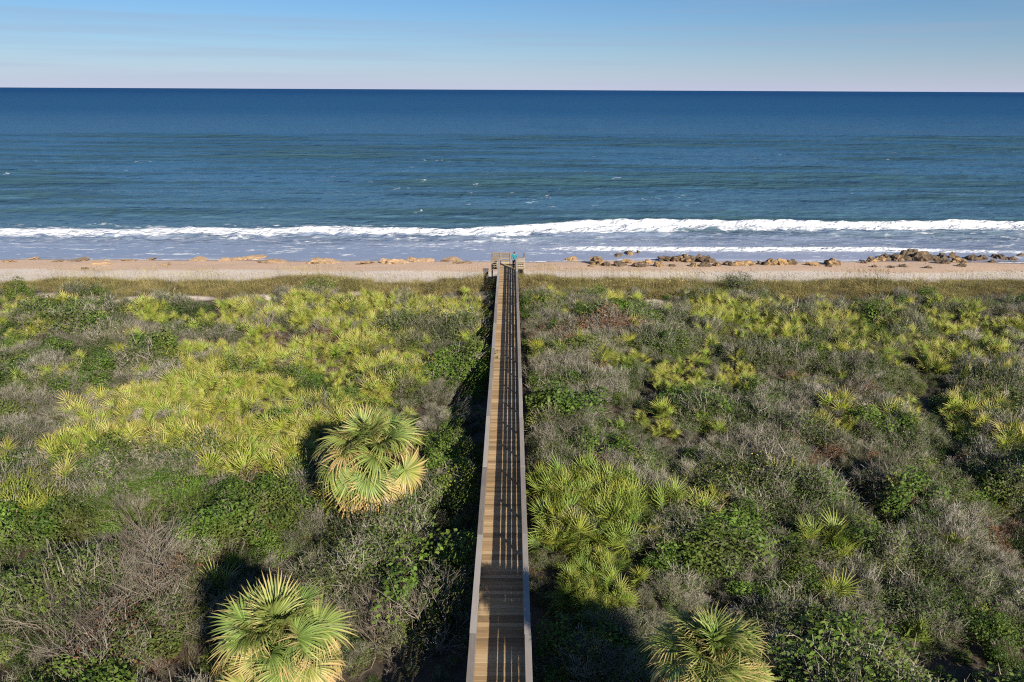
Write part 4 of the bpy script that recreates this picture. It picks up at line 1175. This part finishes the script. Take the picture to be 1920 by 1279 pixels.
# clusters: (where, [ (px, py of the foot, width px, height px, darkness) ... ])
rr = random.Random(4)
CL = {
    'the right rock group nearest the boardwalk': [(1072, 489, 24, 9, 0), (1122, 496, 40, 17, .2), (1160, 485, 26, 12, .6), (1180, 484, 34, 15, .35), (1196, 483, 22, 13, .6), (1218, 483, 20, 7, .7), (1232, 483, 16, 5, .4),
        (1140, 499, 16, 9, .6), (1162, 499, 22, 9, .7), (1108, 500, 12, 5, .4), (1200, 500, 26, 10, .5), (1235, 500, 26, 10, .15), (1215, 494, 18, 8, .1), (1180, 493, 24, 7, .1)],
    'the middle rock group, right beach': [(1250, 489, 26, 11, .8), (1272, 490, 26, 15, .3), (1290, 491, 28, 17, .35), (1312, 490, 24, 14, .3), (1330, 492, 26, 14, .5), (1300, 500, 18, 8, .3), (1322, 500, 22, 9, .6), (1345, 499, 18, 8, .4), (1262, 500, 14, 5, .6)],
    'the loose rock row, right beach': [(1368, 498, 20, 10, .5), (1385, 498, 22, 10, .1), (1404, 498, 26, 9, .2), (1428, 496, 14, 7, .8), (1448, 497, 26, 15, .3), (1466, 497, 24, 13, .1), (1484, 496, 22, 12, .35), (1528, 498, 28, 7, 0), (1562, 497, 34, 15, .3), (1555, 500, 12, 5, .7), (1620, 494, 16, 6, .7)],
    'the big dark pile, far right': [(1635, 491, 24, 10, .3), (1652, 489, 22, 10, .3), (1668, 488, 26, 13, .9), (1684, 489, 24, 14, .4), (1698, 488, 28, 20, .8), (1712, 486, 30, 22, .6), (1730, 489, 32, 22, .45), (1722, 478, 24, 11, .6), (1750, 489, 24, 14, .8), (1768, 488, 26, 16, .7), (1776, 479, 24, 12, .5),
        (1790, 487, 24, 14, .5), (1800, 492, 26, 11, .3), (1812, 482, 28, 15, .6), (1826, 488, 24, 14, .6), (1842, 488, 24, 13, .7), (1846, 481, 18, 9, .6), (1640, 501, 12, 5, .7), (1672, 502, 12, 4, .5), (1698, 501, 18, 5, .6), (1742, 503, 14, 5, .5), (1805, 500, 16, 6, .6), (1770, 494, 24, 9, .9)],
    'the scatter at the right edge': [(1878, 488, 28, 13, .5), (1900, 489, 22, 9, .9), (1915, 486, 22, 13, .9), (1862, 492, 14, 6, .6)],
    'the ledge just left of the boardwalk': [(848, 490, 22, 9, .3), (858, 494, 16, 8, .6), (832, 490, 14, 5, .6), (880, 478, 16, 7, .3), (876, 494, 14, 5, .5)],
    'the tan ledge midway along left beach': [(722, 493, 20, 9, .2), (738, 494, 24, 12, .15), (755, 493, 18, 9, .05), (780, 490, 26, 9, .05), (800, 491, 20, 5, .1), (680, 495, 26, 5, .2)],
    'the long ledge, left beach': [(585, 494, 24, 8, .1), (604, 493, 34, 10, .1), (622, 493, 24, 8, .05), (500, 492, 34, 6, .25), (520, 494, 24, 5, .3), (470, 486, 40, 8, .05), (445, 488, 24, 7, .1), (420, 490, 18, 5, .15)],
    'the flat slabs, far left beach': [(186, 497, 28, 8, .05), (140, 490, 30, 5, .4), (105, 491, 16, 4, .5), (60, 486, 14, 6, .1), (238, 489, 18, 5, .3), (280, 487, 16, 5, .3), (370, 490, 24, 6, .1), (15, 491, 20, 5, .3), (305, 498, 18, 5, .2), (158, 505, 10, 5, .9)],
}
for where, rocks in CL.items():
    rocks = sorted(rocks)
    # light debris between the blocks comes with the same spot
    for i, (px, py, w_, h_, dk) in enumerate(rocks):
        z = -2.4
        for _ in range(6):
            x, y = at(px, py, z); z = gz(x, y)
        d = y * math.cos(PITCH) + (CAM_Z - z) * math.sin(PITCH)
        k = d / F_PX
        wx_, hz_ = w_ * k * .5, h_ * k * .62
        if px < 950: wx_, hz_ = wx_ * 1.35, hz_ * .62
        o = link('beach_rock', ROCK[rr.randrange(9)], loc=(x, y + wx_ * .4, z + hz_ * .12),
                 rot=(rr.uniform(-.25, .25), rr.uniform(-.25, .25), rr.uniform(0, 6.28)), scale=(wx_ * rr.uniform(.9, 1.1), wx_ * rr.uniform(.7, 1.1), hz_))
        o.color = (dk, 1 - dk if px < 950 else .12, 0, 1)
        tone = 'dark weathered rock' if dk >= .6 else ('mottled brown rock' if dk >= .25 else 'pale tan rock')
        if h_ <= 6: tone = 'low ' + tone
        nm = ORD[i] if i == 0 else ORD[i] + ' from the left'
        tag(o, '%s, %s in %s' % (tone, nm, where.replace('the ', '', 1)), 'rock', 'rocks on the beach, ' + where)

# a grey wooden box at the foot of the landing
bx_, by_ = at(911, 516, 1.2)
crate = link('wooden_box', None, loc=(bx_, by_, gz(bx_, by_)))
tag(crate, 'small grey wooden box in the grass left of the boardwalk end', 'box')
M['box'] = simple_mat('dark_weathered_wood', (.11, .10, .098), .9, .35, 9)
link('body', box_mesh('body', .46, .46, .7, M['box'], .01), crate, loc=(0, 0, .35))
link('lid', box_mesh('lid', .52, .52, .05, M['box'], .01), crate, loc=(0, 0, .728))

# ------------------------------------------------------------------ the person at the end of the walkway
def skin_body(name, joints, edges, mat, parent, root=0, sub=2):
    me = bpy.data.meshes.new(name)
    me.from_pydata([j[0] for j in joints], edges, [])
    o = link(name, me, parent)
    md = o.modifiers.new('skin', 'SKIN'); md.use_smooth_shade = True
    for i, j in enumerate(joints):
        sv = me.skin_vertices[0].data[i]
        sv.radius = (j[1], j[2] if len(j) > 2 else j[1]); sv.use_root = (i == root)
    sb = o.modifiers.new('subdivision', 'SUBSURF'); sb.levels = sub; sb.render_levels = sub
    me.materials.append(mat)
    return o
M['skin'] = simple_mat('skin', (.42, .25, .17), .55, .08)
M['teal'] = simple_mat('teal_cloth', (.012, .23, .26), .85, .2)
M['dark'] = simple_mat('dark_cloth', (.05, .03, .03), .85, .3)
M['hair'] = simple_mat('brown_hair', (.035, .022, .016), .6, .3)
M['shoe'] = simple_mat('shoe', (.12, .10, .10), .7, .2)
px_, py_ = .33, 65.35
person = link('person', None, loc=(px_, py_, DECK))
tag(person, 'person in a teal top and dark trousers standing at the far end of the boardwalk', 'person')
J = [((0, 0, .93), .115, .09), ((0, .01, 1.12), .105, .08), ((0, .01, 1.32), .13, .085), ((0, 0, 1.43), .07, .06), ((0, .01, 1.50), .052), ((0, .03, 1.60), .085, .095), ((0, .03, 1.68), .075, .085)]
E = [(0, 1), (1, 2), (2, 3), (3, 4), (4, 5), (5, 6)]
hands = {}
for s in (-1, 1):
    b0 = len(J)
    J += [((s * .17, 0, 1.39), .055), ((s * .27, -.06, 1.14), .042), ((s * .25, .12, 1.00), .032), ((s * .245, .20, .99), .030, .02)]
    E += [(2, b0), (b0, b0 + 1), (b0 + 1, b0 + 2), (b0 + 2, b0 + 3)]
    for k, (fx_, L_) in enumerate(((-.030, .070), (-.010, .082), (.010, .076), (.029, .060))):
        c0 = len(J)
        J += [((s * .245 + fx_, .225 + L_ * .5, .985), .009), ((s * .245 + fx_, .225 + L_, .962), .008)]
        E += [(b0 + 3, c0), (c0, c0 + 1)]
    c0 = len(J)
    J += [((s * .245 - s * .05, .20, .975), .010), ((s * .245 - s * .065, .235, .965), .009)]
    E += [(b0 + 2, c0), (c0, c0 + 1)]
    l0 = len(J)
    J += [((s * .095, 0, .86), .085), ((s * .10, .02, .48), .058), ((s * .105, -.02, .10), .042), ((s * .115, .11, .045), .04, .03)]
    E += [(0, l0), (l0, l0 + 1), (l0 + 1, l0 + 2), (l0 + 2, l0 + 3)]
skin_body('body', J, E, M['skin'], person)
JS = [((0, 0, .92), .145, .11), ((0, .01, 1.12), .128, .10), ((0, .01, 1.32), .155, .105), ((0, 0, 1.42), .085, .075)]
ES = [(0, 1), (1, 2), (2, 3)]
for s in (-1, 1):
    b0 = len(JS); JS += [((s * .17, 0, 1.39), .07), ((s * .265, -.055, 1.15), .06)]; ES += [(2, b0), (b0, b0 + 1)]
skin_body('shirt', JS, ES, M['teal'], person)
JT = [((0, 0, .93), .135, .105)]; ET = []
for s in (-1, 1):
    b0 = len(JT); JT += [((s * .095, 0, .84), .10), ((s * .10, .02, .48), .075), ((s * .105, -.02, .10), .06)]; ET += [(0, b0), (b0, b0 + 1), (b0 + 1, b0 + 2)]
skin_body('trousers', JT, ET, M['dark'], person)
skin_body('hair', [((0, .0, 1.70), .085, .095), ((0, -.03, 1.62), .088, .085), ((0, -.045, 1.50), .06, .045)], [(0, 1), (1, 2)], M['hair'], person, sub=2)
for s in (-1, 1):
    skin_body('shoe', [((s * .105, -.05, .045), .045), ((s * .112, .08, .04), .045, .035), ((s * .116, .16, .035), .035, .028)], [(0, 1), (1, 2)], M['shoe'], person, sub=1)
